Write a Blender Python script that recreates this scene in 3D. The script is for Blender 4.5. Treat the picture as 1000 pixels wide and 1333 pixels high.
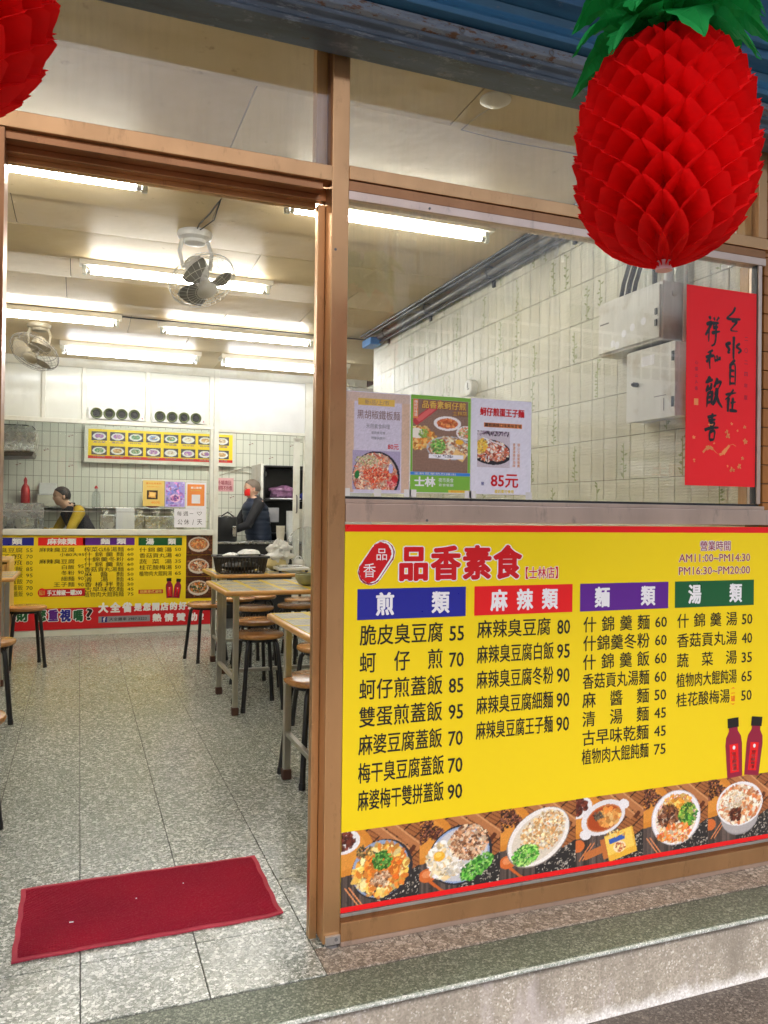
import bpy, bmesh, math, random
import numpy as np
from mathutils import Vector, Matrix

random.seed(7); RNG = np.random.default_rng(11)
for o in list(bpy.data.objects): bpy.data.objects.remove(o)
SC = bpy.context.scene
COL = SC.collection
rad = math.radians

# ------------------------------------------------------------------ camera
F, YAW, PITCH, ROLL, PX, PY = 1037.48, 0.366033, 0.006181, 0.012197, 500.71, 661.52
CAM = np.array([-0.65134, -2.14078, 1.22])
_f = np.array([math.sin(YAW)*math.cos(PITCH), math.cos(YAW)*math.cos(PITCH), math.sin(PITCH)])
_r = np.array([math.cos(YAW), -math.sin(YAW), 0.0]); _u = np.cross(_r, _f)
_c, _s = math.cos(ROLL), math.sin(ROLL)
CR, CU, CF = _c*_r+_s*_u, -_s*_r+_c*_u, _f
def at(x, y, X=None, Y=None, Z=None):
    """photograph pixel -> point of the real plane X=, Y= or Z="""
    d = ((x-PX)/F)*CR-((y-PY)/F)*CU+CF
    for i, v in enumerate((X, Y, Z)):
        if v is not None:
            p = CAM+d*(v-CAM[i])/d[i]; return (float(p[0]), float(p[1]), float(p[2]))
cd = bpy.data.cameras.new('camera'); cam = bpy.data.objects.new('camera', cd); COL.objects.link(cam)
cam.matrix_world = Matrix(((CR[0], CU[0], -CF[0], CAM[0]), (CR[1], CU[1], -CF[1], CAM[1]), (CR[2], CU[2], -CF[2], CAM[2]), (0, 0, 0, 1)))
cd.sensor_fit = 'HORIZONTAL'; cd.sensor_width = 36; cd.lens = 36*F/1000
cd.shift_x = (500-PX)/1000; cd.shift_y = (PY-666.5)/1000
cd.clip_start = 0.05; cd.clip_end = 600
SC.camera = cam

# ------------------------------------------------------------------ world, sun, exposure
SUN_EL, SUN_AZ = rad(58), rad(205)      # azimuth from +Y clockwise: the sun is up behind the photographer's left shoulder
w = bpy.data.worlds.new('World'); SC.world = w; w.use_nodes = True
wn = w.node_tree.nodes; wl = w.node_tree.links; wn.clear()
sky = wn.new('ShaderNodeTexSky'); sky.sky_type = 'NISHITA'; sky.sun_disc = False
sky.sun_elevation = SUN_EL; sky.sun_rotation = SUN_AZ
sky.air_density = 1.0; sky.dust_density = 4.5; sky.ozone_density = 0.6
bg = wn.new('ShaderNodeBackground'); bg.inputs['Strength'].default_value = 0.15
wo = wn.new('ShaderNodeOutputWorld')
wl.new(sky.outputs[0], bg.inputs[0]); wl.new(bg.outputs[0], wo.inputs[0])
sl = bpy.data.lights.new('sun', 'SUN'); sl.energy = 3.0; sl.angle = rad(10); sl.color = (1.0, 0.95, 0.88)
so = bpy.data.objects.new('sun', sl); COL.objects.link(so)
sd = Vector((math.sin(SUN_AZ)*math.cos(SUN_EL), math.cos(SUN_AZ)*math.cos(SUN_EL), math.sin(SUN_EL)))
so.rotation_euler = sd.to_track_quat('Z', 'Y').to_euler(); so.location = (-6, -12, 14)
TUBE = 15.5
SC.view_settings.view_transform = 'Standard'; SC.view_settings.look = 'None'
SC.view_settings.gamma = 1; SC.view_settings.use_curve_mapping = False
SC.view_settings.exposure = 2.15
SC.render.engine = 'CYCLES'
cy = SC.cycles
cy.use_denoising = True; cy.max_bounces = 7; cy.diffuse_bounces = 4; cy.glossy_bounces = 4
cy.transmission_bounces = 5; cy.transparent_max_bounces = 14; cy.sample_clamp_indirect = 6
cy.caustics_reflective = False; cy.caustics_refractive = False
try: cy.denoiser = 'OPENIMAGEDENOISE'; cy.denoising_input_passes = 'RGB_ALBEDO_NORMAL'
except Exception: pass

# ------------------------------------------------------------------ materials
M = {}
class NT:
    def __init__(s, name):
        s.m = bpy.data.materials.new(name); s.m.use_nodes = True
        s.n = s.m.node_tree.nodes; s.l = s.m.node_tree.links; s.n.clear()
        s.out = s.n.new('ShaderNodeOutputMaterial'); s.tc = s.n.new('ShaderNodeTexCoord')
    def node(s, t, **k):
        n = s.n.new(t)
        for a, b in k.items():
            if a.startswith('i_'):
                key = a[2:]; key = int(key) if key.isdigit() else key.replace('_', ' ')
                v = b
                if hasattr(v, 'is_output') : s.l.new(v, n.inputs[key])
                else: n.inputs[key].default_value = v
            else: setattr(n, a, b)
        return n
    def link(s, a, b): s.l.new(a, b)
    def mix(s, f, a, b, mode='MIX'):
        n = s.n.new('ShaderNodeMix'); n.data_type = 'RGBA'; n.blend_type = mode
        for i, v in ((0, f), (6, a), (7, b)):
            if hasattr(v, 'is_output'): s.l.new(v, n.inputs[i])
            elif i == 0: n.inputs[0].default_value = v
            else: n.inputs[i].default_value = (*v[:3], 1)
        return n.outputs[2]
    def ramp(s, v, a, b, c0=(0, 0, 0), c1=(1, 1, 1)):
        n = s.n.new('ShaderNodeValToRGB'); e = n.color_ramp.elements
        e[0].position = a; e[1].position = b; e[0].color = (*c0, 1); e[1].color = (*c1, 1)
        s.l.new(v, n.inputs[0]); return n.outputs[0]
    def noise(s, vec, scale, detail=4, rough=.55, dist=0):
        n = s.node('ShaderNodeTexNoise'); n.inputs['Scale'].default_value = scale
        n.inputs['Detail'].default_value = detail; n.inputs['Roughness'].default_value = rough
        n.inputs['Distortion'].default_value = dist
        s.l.new(vec, n.inputs['Vector']); return n.outputs['Fac']
    def mapv(s, vec, scale=(1, 1, 1), loc=(0, 0, 0), rot=(0, 0, 0)):
        n = s.node('ShaderNodeMapping'); n.inputs['Scale'].default_value = scale
        n.inputs['Location'].default_value = loc; n.inputs['Rotation'].default_value = rot
        s.l.new(vec, n.inputs['Vector']); return n.outputs[0]
    def bump(s, h, strength=.2, dist=.002):
        n = s.node('ShaderNodeBump'); n.inputs['Strength'].default_value = strength
        n.inputs['Distance'].default_value = dist; s.l.new(h, n.inputs['Height']); return n.outputs[0]
    def bsdf(s, color=None, rough=.5, metal=0, normal=None, **k):
        b = s.node('ShaderNodeBsdfPrincipled')
        for key, v in (('Base Color', color), ('Roughness', rough), ('Metallic', metal), ('Normal', normal)):
            if v is None: continue
            if hasattr(v, 'is_output'): s.l.new(v, b.inputs[key])
            else: b.inputs[key].default_value = (*v, 1) if isinstance(v, tuple) else v
        for a, v in k.items():
            kk = a.replace('_', ' ')
            if hasattr(v, 'is_output'): s.l.new(v, b.inputs[kk])
            else: b.inputs[kk].default_value = v
        s.l.new(b.outputs[0], s.out.inputs[0]); return b
    def world_pos(s):
        return s.node('ShaderNodeNewGeometry').outputs['Position']

def mat(name, col, rough=.5, metal=0, var=.12, vscale=7, bump=0, bscale=90, stretch=(1, 1, 1), dirt=None, dscale=4, **k):
    t = NT(name); v = t.mapv(t.tc.outputs['Object'], stretch)
    oi = t.node('ShaderNodeObjectInfo')
    add = t.node('ShaderNodeVectorMath', operation='ADD'); t.link(v, add.inputs[0])
    mul = t.node('ShaderNodeMath', operation='MULTIPLY'); t.link(oi.outputs['Random'], mul.inputs[0]); mul.inputs[1].default_value = 37.0
    t.link(mul.outputs[0], add.inputs[1]); v = add.outputs[0]
    n = t.noise(v, vscale)
    c = t.mix(t.ramp(n, .3, .7), tuple(x*(1-var) for x in col), tuple(min(1, x*(1+var)) for x in col))
    if dirt:
        c = t.mix(t.ramp(t.noise(v, dscale, 6, .65), .52, .75), c, dirt)
    r = t.node('ShaderNodeMapRange'); t.link(t.noise(v, vscale*2.3, 3), r.inputs[0])
    r.inputs['To Min'].default_value = max(.02, rough-.08); r.inputs['To Max'].default_value = min(1, rough+.1)
    nm = t.bump(t.noise(v, bscale, 3), bump, .002) if bump else None
    t.bsdf(c, r.outputs[0], metal, nm, **k)
    M[name] = t.m; return t.m

# --- anodised bronze aluminium
def anodised(name, col, rough=.3):
    t = NT(name); v = t.world_pos()
    n = t.noise(t.mapv(v, (2, 2, .6)), 3, 4)
    c = t.mix(t.ramp(n, .3, .75), tuple(x*.86 for x in col), tuple(min(1, x*1.12) for x in col))
    st = t.noise(t.mapv(v, (700, 700, 8)), 1, 2)
    c = t.mix(t.ramp(t.noise(t.mapv(v, (3, 3, 1)), 7, 7, .75), .56, .74), c, tuple(x*.62 for x in col))
    sc = t.ramp(t.noise(v, 55, 5, .8), .66, .72)
    c = t.mix(sc, c, tuple(min(1, x*1.35) for x in col))
    r = t.node('ShaderNodeMapRange'); t.link(t.noise(v, 9, 5), r.inputs[0]); r.inputs['To Min'].default_value = rough-.07; r.inputs['To Max'].default_value = rough+.16
    t.bsdf(c, r.outputs[0], .82, t.bump(st, .06, .001)); M[name] = t.m
anodised('bronze', (.58, .335, .155))
anodised('bronze_dark', (.34, .16, .07), .28)
anodised('rail_pink', (.68, .52, .41), .33)
anodised('satin', (.55, .54, .52), .28)

def terrazzo(name, dark, mid, light, scale, rough=.28, stain=.25, gl=.12, small=2.4):
    """stone chips of uneven size and tone in a darker binder"""
    t = NT(name); p = t.world_pos(); oi = t.node('ShaderNodeObjectInfo')
    cmb = t.node('ShaderNodeCombineXYZ'); m7 = t.node('ShaderNodeMath', operation='MULTIPLY'); t.link(oi.outputs['Random'], m7.inputs[0]); m7.inputs[1].default_value = 60
    t.link(m7.outputs[0], cmb.inputs[2]); ad = t.node('ShaderNodeVectorMath', operation='ADD'); t.link(p, ad.inputs[0]); t.link(cmb.outputs[0], ad.inputs[1]); wv = ad.outputs[0]
    def layer(sc, off):
        v = t.mapv(wv, (1, 1, 1), (off, off*.7, 0))
        e = t.node('ShaderNodeTexVoronoi', feature='DISTANCE_TO_EDGE'); e.inputs['Scale'].default_value = sc; t.link(v, e.inputs['Vector'])
        c = t.node('ShaderNodeTexVoronoi', feature='F1'); c.inputs['Scale'].default_value = sc; t.link(v, c.inputs['Vector'])
        sp_ = t.node('ShaderNodeSeparateColor'); t.link(c.outputs['Color'], sp_.inputs[0]); return e.outputs['Distance'], sp_.outputs
    e1, r1 = layer(scale, 0); e2, r2 = layer(scale*small, 3.1)
    def tone(v):
        n = t.n.new('ShaderNodeValToRGB'); el = n.color_ramp.elements; n.color_ramp.interpolation = 'LINEAR'
        el[0].position = 0; el[0].color = (*dark, 1); el[1].position = 1; el[1].color = (*light, 1)
        x = el.new(.30); x.color = (*[a*.55+b*.45 for a, b in zip(dark, mid)], 1); x = el.new(.55); x.color = (*mid, 1); x = el.new(.8); x.color = (*[a*.4+b*.6 for a, b in zip(mid, light)], 1)
        t.link(v, n.inputs[0]); return n.outputs[0]
    sm = t.mix(t.ramp(e2, .02, .10), dark, tone(r2[0]))
    bg_ = t.mix(t.ramp(e1, .05, .10), sm, tone(r1[0]))
    col = t.mix(t.ramp(r1[2], .30, .34), sm, bg_)
    col = t.mix(t.ramp(t.noise(p, 2.4, 6, .65), .45, .85), col, t.mix(stain, col, tuple(x*.8 for x in dark)))
    col = t.mix(t.ramp(t.noise(p, 11, 6, .7), .64, .76), col, t.mix(.35, col, (.12, .11, .09)))
    r = t.node('ShaderNodeMapRange'); t.link(t.noise(p, 5, 5), r.inputs[0]); r.inputs['To Min'].default_value = rough-.05; r.inputs['To Max'].default_value = rough+gl
    t.bsdf(col, r.outputs[0], 0, t.bump(e1, .08, .001)); M[name] = t.m
terrazzo('terrazzo', (.12, .137, .112), (.325, .352, .305), (.70, .72, .665), 100, .18, .25)
terrazzo('terrazzo_porch', (.11, .09, .065), (.30, .255, .20), (.54, .48, .40), 95, .42)
terrazzo('terrazzo_green', (.045, .060, .042), (.125, .150, .105), (.30, .33, .26), 160, .42, .45)
terrazzo('nosing', (.20, .24, .20), (.42, .45, .41), (.78, .80, .78), 200, .5)
terrazzo('arcade_floor', (.028, .022, .018), (.070, .056, .046), (.15, .13, .11), 150, .5)
# washed, worn riser: pale salts creep up from its foot
t = NT('riser'); p = t.world_pos()
e = t.node('ShaderNodeTexVoronoi', feature='F1'); e.inputs['Scale'].default_value = 190; t.link(p, e.inputs['Vector']); sp = t.node('ShaderNodeSeparateColor'); t.link(e.outputs['Color'], sp.inputs[0])
c = t.mix(sp.outputs[0], (.26, .235, .19), (.42, .385, .32)); c = t.mix(t.ramp(sp.outputs[1], .90, .94), c, (.56, .54, .49))
c = t.mix(t.ramp(t.noise(t.mapv(p, (1, 1, .35)), 9, 6, .7), .45, .75), c, (.21, .19, .155))
c = t.mix(t.ramp(t.noise(t.mapv(p, (1, 1, .3), (2, 0, 0)), 5, 5, .6), .60, .72), c, (.46, .42, .42))
sx = t.node('ShaderNodeSeparateXYZ'); t.link(p, sx.inputs[0])
mm = t.node('ShaderNodeMath', operation='MULTIPLY_ADD'); t.link(t.noise(t.mapv(p, (1, 1, .5)), 14, 6, .7), mm.inputs[0]); mm.inputs[1].default_value = -.09; t.link(sx.outputs[2], mm.inputs[2])
mr = t.node('ShaderNodeMapRange'); t.link(mm.outputs[0], mr.inputs[0]); mr.inputs['From Min'].default_value = -.235; mr.inputs['From Max'].default_value = -.205; mr.inputs['To Min'].default_value = 1; mr.inputs['To Max'].default_value = 0
c = t.mix(mr.outputs[0], c, t.mix(sp.outputs[0], (.46, .45, .43), (.72, .72, .71)))
t.bsdf(c, .8, 0, t.bump(t.noise(p, 160, 4), .5, .003)); M['riser'] = t.m

# --- glazed wall tile with rippled surface
t = NT('wall_tile'); p = t.world_pos(); oi = t.node('ShaderNodeObjectInfo')
c = t.mix(oi.outputs['Random'], (.66, .65, .54), (.72, .71, .61))
c = t.mix(t.ramp(t.noise(p, 2.2, 5), .45, .8), c, (.56, .53, .42))
wv = t.node('ShaderNodeTexWave', wave_type='BANDS', bands_direction='Z'); wv.inputs['Scale'].default_value = 26; wv.inputs['Distortion'].default_value = 5.5
wv.inputs['Detail'].default_value = 1.5; wv.inputs['Detail Scale'].default_value = 4.5; t.link(p, wv.inputs['Vector'])
t.bsdf(c, .1, 0, t.bump(wv.outputs['Fac'], .55, .0022)); M['wall_tile'] = t.m

# --- kitchen tile (too far off to pick the tiles apart): coursing with relief
t = NT('kitchen_tile'); p = t.world_pos(); sp = t.node('ShaderNodeSeparateXYZ'); t.link(p, sp.inputs[0])
cb = t.node('ShaderNodeCombineXYZ'); t.link(sp.outputs[0], cb.inputs[0]); t.link(sp.outputs[2], cb.inputs[1])
br = t.node('ShaderNodeTexBrick'); br.offset = 0; br.inputs['Scale'].default_value = 1; br.inputs['Brick Width'].default_value = .09; br.inputs['Row Height'].default_value = .18
br.inputs['Mortar Size'].default_value = .0035; br.inputs['Color1'].default_value = (.70, .72, .63, 1); br.inputs['Color2'].default_value = (.76, .77, .68, 1); br.inputs['Mortar'].default_value = (.34, .35, .28, 1)
t.link(cb.outputs[0], br.inputs['Vector'])
t.bsdf(br.outputs['Color'], .16, 0, t.bump(br.outputs['Fac'], -.3, .002)); M['kitchen_tile'] = t.m

# --- ceiling board
t = NT('ceiling_board'); p = t.world_pos(); oi = t.node('ShaderNodeObjectInfo')
c = t.mix(oi.outputs['Random'], (.58, .45, .26), (.68, .56, .35))
c = t.mix(t.ramp(t.noise(p, 1.1, 5, .6), .4, .8), c, (.47, .36, .20))
c = t.mix(t.ramp(t.noise(p, 14, 6, .7), .64, .76), c, (.34, .25, .14))
b_ = t.bsdf(c, .46, 0, t.bump(t.noise(t.mapv(p, (3, 3, 3)), 2.2, 2), .2, .02)); b_.inputs['Specular IOR Level'].default_value = .22; M['ceiling_board'] = t.m

# --- glass: thin sheet, with a film of dust and wipe marks, plus lamp haze painted in up high
def glass(name, tint=(1, 1, 1), dust=.05, dustcol=(.75, .77, .80), sz=(40, 40, 1.5), top=1.0, ior=1.4):
    t = NT(name); p = t.world_pos()
    tr = t.node('ShaderNodeBsdfTransparent'); tr.inputs[0].default_value = (*tint, 1)
    gl = t.node('ShaderNodeBsdfGlossy'); gl.inputs['Roughness'].default_value = .0; gl.inputs[0].default_value = (1, 1, 1, 1)
    lw = t.node('ShaderNodeFresnel'); ge = t.node('ShaderNodeNewGeometry'); mr = t.node('ShaderNodeMapRange'); t.link(ge.outputs['Backfacing'], mr.inputs[0])
    mr.inputs['To Min'].default_value = ior; mr.inputs['To Max'].default_value = 1/ior; t.link(mr.outputs[0], lw.inputs['IOR'])
    m1 = t.node('ShaderNodeMixShader'); t.link(lw.outputs[0], m1.inputs[0]); t.link(tr.outputs[0], m1.inputs[1]); t.link(gl.outputs[0], m1.inputs[2])
    df = t.node('ShaderNodeBsdfDiffuse'); df.inputs[0].default_value = (*dustcol, 1)
    tl = t.node('ShaderNodeBsdfTranslucent'); tl.inputs[0].default_value = (*dustcol, 1)
    dm = t.node('ShaderNodeMixShader'); dm.inputs[0].default_value = .5; t.link(df.outputs[0], dm.inputs[1]); t.link(tl.outputs[0], dm.inputs[2])
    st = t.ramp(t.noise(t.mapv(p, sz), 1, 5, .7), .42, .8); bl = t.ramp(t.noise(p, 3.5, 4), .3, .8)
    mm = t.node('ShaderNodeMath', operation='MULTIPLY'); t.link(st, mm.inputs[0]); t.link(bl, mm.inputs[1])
    sz_ = t.node('ShaderNodeSeparateXYZ'); t.link(p, sz_.inputs[0]); lamp_haze = t.node('ShaderNodeMapRange'); t.link(sz_.outputs[2], lamp_haze.inputs[0])
    lamp_haze.inputs['From Min'].default_value = 1.80; lamp_haze.inputs['From Max'].default_value = 2.12; lamp_haze.inputs['To Min'].default_value = 1.0; lamp_haze.inputs['To Max'].default_value = top  # film whitened towards the top: paints in the haze of the lamp behind
    m3 = t.node('ShaderNodeMath', operation='MULTIPLY'); t.link(mm.outputs[0], m3.inputs[0]); t.link(lamp_haze.outputs[0], m3.inputs[1])
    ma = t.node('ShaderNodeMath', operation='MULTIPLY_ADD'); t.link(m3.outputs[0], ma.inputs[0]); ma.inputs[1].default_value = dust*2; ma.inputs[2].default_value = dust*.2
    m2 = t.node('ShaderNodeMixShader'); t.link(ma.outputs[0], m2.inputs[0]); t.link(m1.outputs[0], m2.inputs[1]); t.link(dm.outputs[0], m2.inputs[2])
    t.link(m2.outputs[0], t.out.inputs[0]); M[name] = t.m
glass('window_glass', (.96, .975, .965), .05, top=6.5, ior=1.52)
glass('transom_glass', (.95, .95, .93), .05, (.72, .68, .60), (60, 60, 6), ior=1.27)
glass('kitchen_glass', (.95, .97, .95), .02)
glass('clear_plastic', (.9, .92, .92), .25)

def emis(name, col, s):
    t = NT(name); e = t.node('ShaderNodeEmission'); e.inputs[0].default_value = (*col, 1); e.inputs[1].default_value = s
    t.link(e.outputs[0], t.out.inputs[0]); M[name] = t.m
emis('tube', (1.0, .97, .90), TUBE)
emis('tube_cool', (.95, .96, 1.0), TUBE*.5)

# --- blue painted, rusting shutter steel
def painted_steel(name, col, col2, wear=.55):
    t = NT(name); p = t.world_pos(); s1 = t.mapv(p, (1.2, 6, 9))
    c = t.mix(t.ramp(t.noise(s1, 2.0, 6, .65), .35, .7), col, col2)
    c = t.mix(t.ramp(t.noise(t.mapv(p, (5, 8, 30)), 2.5, 7, .75), wear, wear+.07), c, (.19, .22, .25))
    c = t.mix(t.ramp(t.noise(t.mapv(p, (6, 9, 20), (3, 1, 2)), 3.2, 7, .75), wear+.06, wear+.12), c, (.12, .06, .03))
    t.bsdf(c, .42, .1, t.bump(t.noise(p, 60, 6, .7), .3, .003)); M[name] = t.m
painted_steel('blue_paint', (.030, .115, .235), (.055, .20, .36), .62)
painted_steel('grey_rail', (.055, .075, .095), (.11, .15, .20), .55)
painted_steel('rust_rail', (.12, .15, .19), (.20, .25, .31), .47)

# --- crepe / tissue paper
def paper(name, col, tl=.35):
    t = NT(name); p = t.tc.outputs['Object']
    c = t.mix(t.noise(p, 30, 4), tuple(x*.85 for x in col), tuple(min(1, x*1.1) for x in col))
    b = t.bsdf(c, .62, 0, t.bump(t.noise(t.mapv(p, (1, 1, .15)), 300, 3), .2, .001))
    b.inputs['Specular IOR Level'].default_value = .25
    tr = t.node('ShaderNodeBsdfTranslucent'); t.link(c, tr.inputs[0])
    mx = t.node('ShaderNodeMixShader'); mx.inputs[0].default_value = tl; t.link(b.outputs[0], mx.inputs[1]); t.link(tr.outputs[0], mx.inputs[2])
    t.link(mx.outputs[0], t.out.inputs[0]); M[name] = t.m
paper('red_tissue', (.92, .010, .012), .45); paper('green_tissue', (.015, .36, .075), .35)

# --- printed photograph: colours come from the print's own colour attribute
def printmat(name, rough):
    t = NT(name); a = t.node('ShaderNodeAttribute', attribute_name='print'); t.bsdf(a.outputs['Color'], rough); M[name] = t.m
printmat('photo_print', .32)

# --- ribbed frosted panel
t = NT('frosted'); p = t.world_pos()
wv = t.node('ShaderNodeTexWave', wave_type='BANDS', bands_direction='X'); wv.inputs['Scale'].default_value = 34; t.link(p, wv.inputs['Vector'])
c = t.mix(t.ramp(t.noise(p, 2, 4), .3, .8), (.70, .72, .64), (.78, .79, .73))
t.bsdf(c, .12, 0, t.bump(wv.outputs['Fac'], .45, .004)); M['frosted'] = t.m

# --- door mat
t = NT('mat_red'); p = t.world_pos()
wv = t.node('ShaderNodeTexWave', wave_type='BANDS', bands_direction='DIAGONAL'); wv.inputs['Scale'].default_value = 60; wv.inputs['Distortion'].default_value = 3; wv.inputs['Detail Scale'].default_value = 6; t.link(p, wv.inputs['Vector'])
c = t.mix(t.ramp(t.noise(p, 4, 5, .6), .35, .75), (.38, .006, .030), (.28, .007, .030))
c = t.mix(t.ramp(t.noise(p, 240, 2), .5, .8), c, (.42, .05, .07))
b_ = t.bsdf(c, .9, 0, t.bump(wv.outputs['Fac'], .9, .005)); b_.inputs['Specular IOR Level'].default_value = .15; M['mat_red'] = t.m

# --- wood
def wood(name, a, b, rough=.3, sc=(1, 1, 1)):
    t = NT(name); p = t.tc.outputs['Object']; oi = t.node('ShaderNodeObjectInfo')
    n = t.noise(t.mapv(p, (4*sc[0], 26*sc[1], 26*sc[2])), 1.6, 5, .6, 1.2)
    c = t.mix(t.ramp(n, .3, .72), a, b); c = t.mix(oi.outputs['Random'], c, t.mix(.3, c, a))
    t.bsdf(c, rough, 0, t.bump(n, .1, .001), Coat_Weight=.25); M[name] = t.m
wood('seat_wood', (.40, .17, .045), (.60, .30, .09), .24)
wood('edge_wood', (.55, .26, .06), (.70, .38, .11), .3)
wood('pine', (.62, .36, .10), (.74, .48, .17), .4, (1, 1, .15))
wood('post_wood', (.50, .24, .06), (.62, .33, .10), .3, (6, 1, .04))

for nm, c_, r_, kw in [
    ('white_frame', (.72, .72, .64), .35, dict(var=.06, dirt=(.60, .58, .46))),
    ('white_panel', (.70, .71, .70), .22, dict(var=.04)),
    ('lamp_white', (.74, .70, .60), .4, dict(var=.06)),
    ('holder', (.55, .56, .50), .4, {}),
    ('plaster', (.62, .60, .54), .8, dict(var=.08, bump=.2)),
    ('grout', (.035, .034, .03), .9, {}),
    ('wall_grout', (.13, .12, .09), .9, {}),
    ('black_metal', (.012, .012, .013), .38, dict(var=.2, bump=.1)),
    ('black_plastic', (.015, .015, .016), .42, {}),
    ('dark_void', (.02, .019, .018), .8, {}),
    ('steel_tube', (.42, .41, .36), .32, dict(metal=.75, var=.1)),
    ('stainless', (.55, .55, .53), .26, dict(metal=.9, var=.12, bump=.05)),
    ('rubber_brown', (.07, .028, .016), .6, {}),
    ('fan_grey', (.60, .60, .58), .4, dict(var=.15, dirt=(.30, .25, .17))),
    ('fan_old', (.34, .30, .22), .45, dict(var=.2, dirt=(.20, .15, .08))),
    ('blade', (.17, .17, .16), .35, {}),
    ('wire', (.60, .60, .56), .3, dict(metal=.6)),
    ('box_grey', (.70, .69, .65), .45, dict(var=.06, bump=.08, dirt=(.50, .45, .36), dscale=9)),
    ('pipe_grey', (.16, .155, .15), .35, dict(var=.2, bump=.1)),
    ('pipe_dark', (.035, .035, .035), .4, {}),
    ('cable', (.02, .02, .02), .5, {}),
    ('cable_pale', (.36, .32, .24), .5, {}),
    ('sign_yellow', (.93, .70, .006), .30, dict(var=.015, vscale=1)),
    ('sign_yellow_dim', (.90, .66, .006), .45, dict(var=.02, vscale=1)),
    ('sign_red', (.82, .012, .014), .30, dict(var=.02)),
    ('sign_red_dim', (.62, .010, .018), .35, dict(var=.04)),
    ('sign_blue', (.018, .022, .30), .30, dict(var=.02)),
    ('sign_purple', (.115, .018, .27), .30, dict(var=.02)),
    ('sign_green', (.010, .115, .035), .30, dict(var=.02)),
    ('ink_white', (.86, .86, .86), .35, dict(var=.01)),
    ('ink_black', (.010, .009, .009), .32, dict(var=.02)),
    ('ink_red', (.62, .008, .012), .32, dict(var=.02)),
    ('ink_maroon', (.30, .012, .045), .32, dict(var=.02)),
    ('ink_brown', (.30, .19, .17), .4, {}),
    ('ink_grey', (.30, .30, .33), .4, {}),
    ('ink_gold', (.75, .50, .10), .4, {}),
    ('ink_orange', (.82, .30, .03), .4, {}),
    ('ink_navy', (.02, .03, .22), .4, {}),
    ('couplet_red', (.86, .006, .010), .6, dict(var=.05, vscale=3, bump=.05, bscale=15)),
    ('gold_print', (.86, .28, .08), .45, dict(var=.2)),
    ('paper_lilac', (.72, .69, .84), .3, dict(var=.03)),
    ('paper_white', (.80, .79, .84), .3, dict(var=.03)),
    ('tape', (.78, .76, .72), .2, {}),
    ('skin', (.62, .38, .27), .5, {}),
    ('hair', (.035, .026, .022), .6, dict(var=.4, bump=.6, bscale=200)),
    ('hair_grey', (.15, .115, .09), .6, dict(var=.4, bump=.6, bscale=200)),
    ('mask_red', (.80, .015, .012), .6, {}),
    ('navy', (.014, .024, .050), .5, dict(var=.2, bump=.3, bscale=60)),
    ('dark_cloth', (.014, .014, .018), .8, dict(bump=.3)),
    ('grey_cloth', (.36, .35, .33), .85, dict(bump=.3)),
    ('yellow_cloth', (.55, .36, .02), .8, dict(bump=.3)),
    ('bag_plastic', (.70, .71, .70), .25, dict(var=.1)),
    ('noodle', (.68, .58, .30), .6, dict(var=.15, bump=.5)),
    ('basket', (.045, .032, .018), .45, dict(var=.3)),
    ('red_plastic', (.50, .015, .015), .35, {}),
    ('cream', (.62, .60, .50), .5, {}),
    ('paper_cup', (.72, .66, .54), .55, {}),
    ('pink_paper', (.74, .42, .44), .6, {}),
    ('violet_goods', (.22, .10, .20), .4, dict(var=.4, vscale=30, bump=.5, bscale=40)),
    ('clock_face', (.72, .73, .70), .4, {}),
    ('brown_tile', (.36, .15, .04), .2, dict(var=.18)),
    ('concrete', (.34, .33, .31), .85, dict(var=.12, bump=.2, vscale=2)),
    ('arcade_paint', (.17, .135, .10), .85, dict(var=.08)),
    ('far_wall', (.50, .49, .46), .85, dict(var=.08, vscale=1.2)),
    ('far_pink', (.46, .30, .23), .8, dict(var=.12, vscale=2)),
    ('far_glass', (.05, .06, .07), .1, {}),
    ('asphalt', (.09, .09, .088), .85, dict(var=.2, bump=.4)),
    ('bamboo_green', (.27, .31, .14), .3, dict(var=.3, vscale=60)),
    ('bowl_green', (.20, .20, .10), .15, {}),
    ('vent_ring', (.10, .13, .04), .35, {}),
]:
    mat(nm, c_, r_, **kw)

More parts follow.
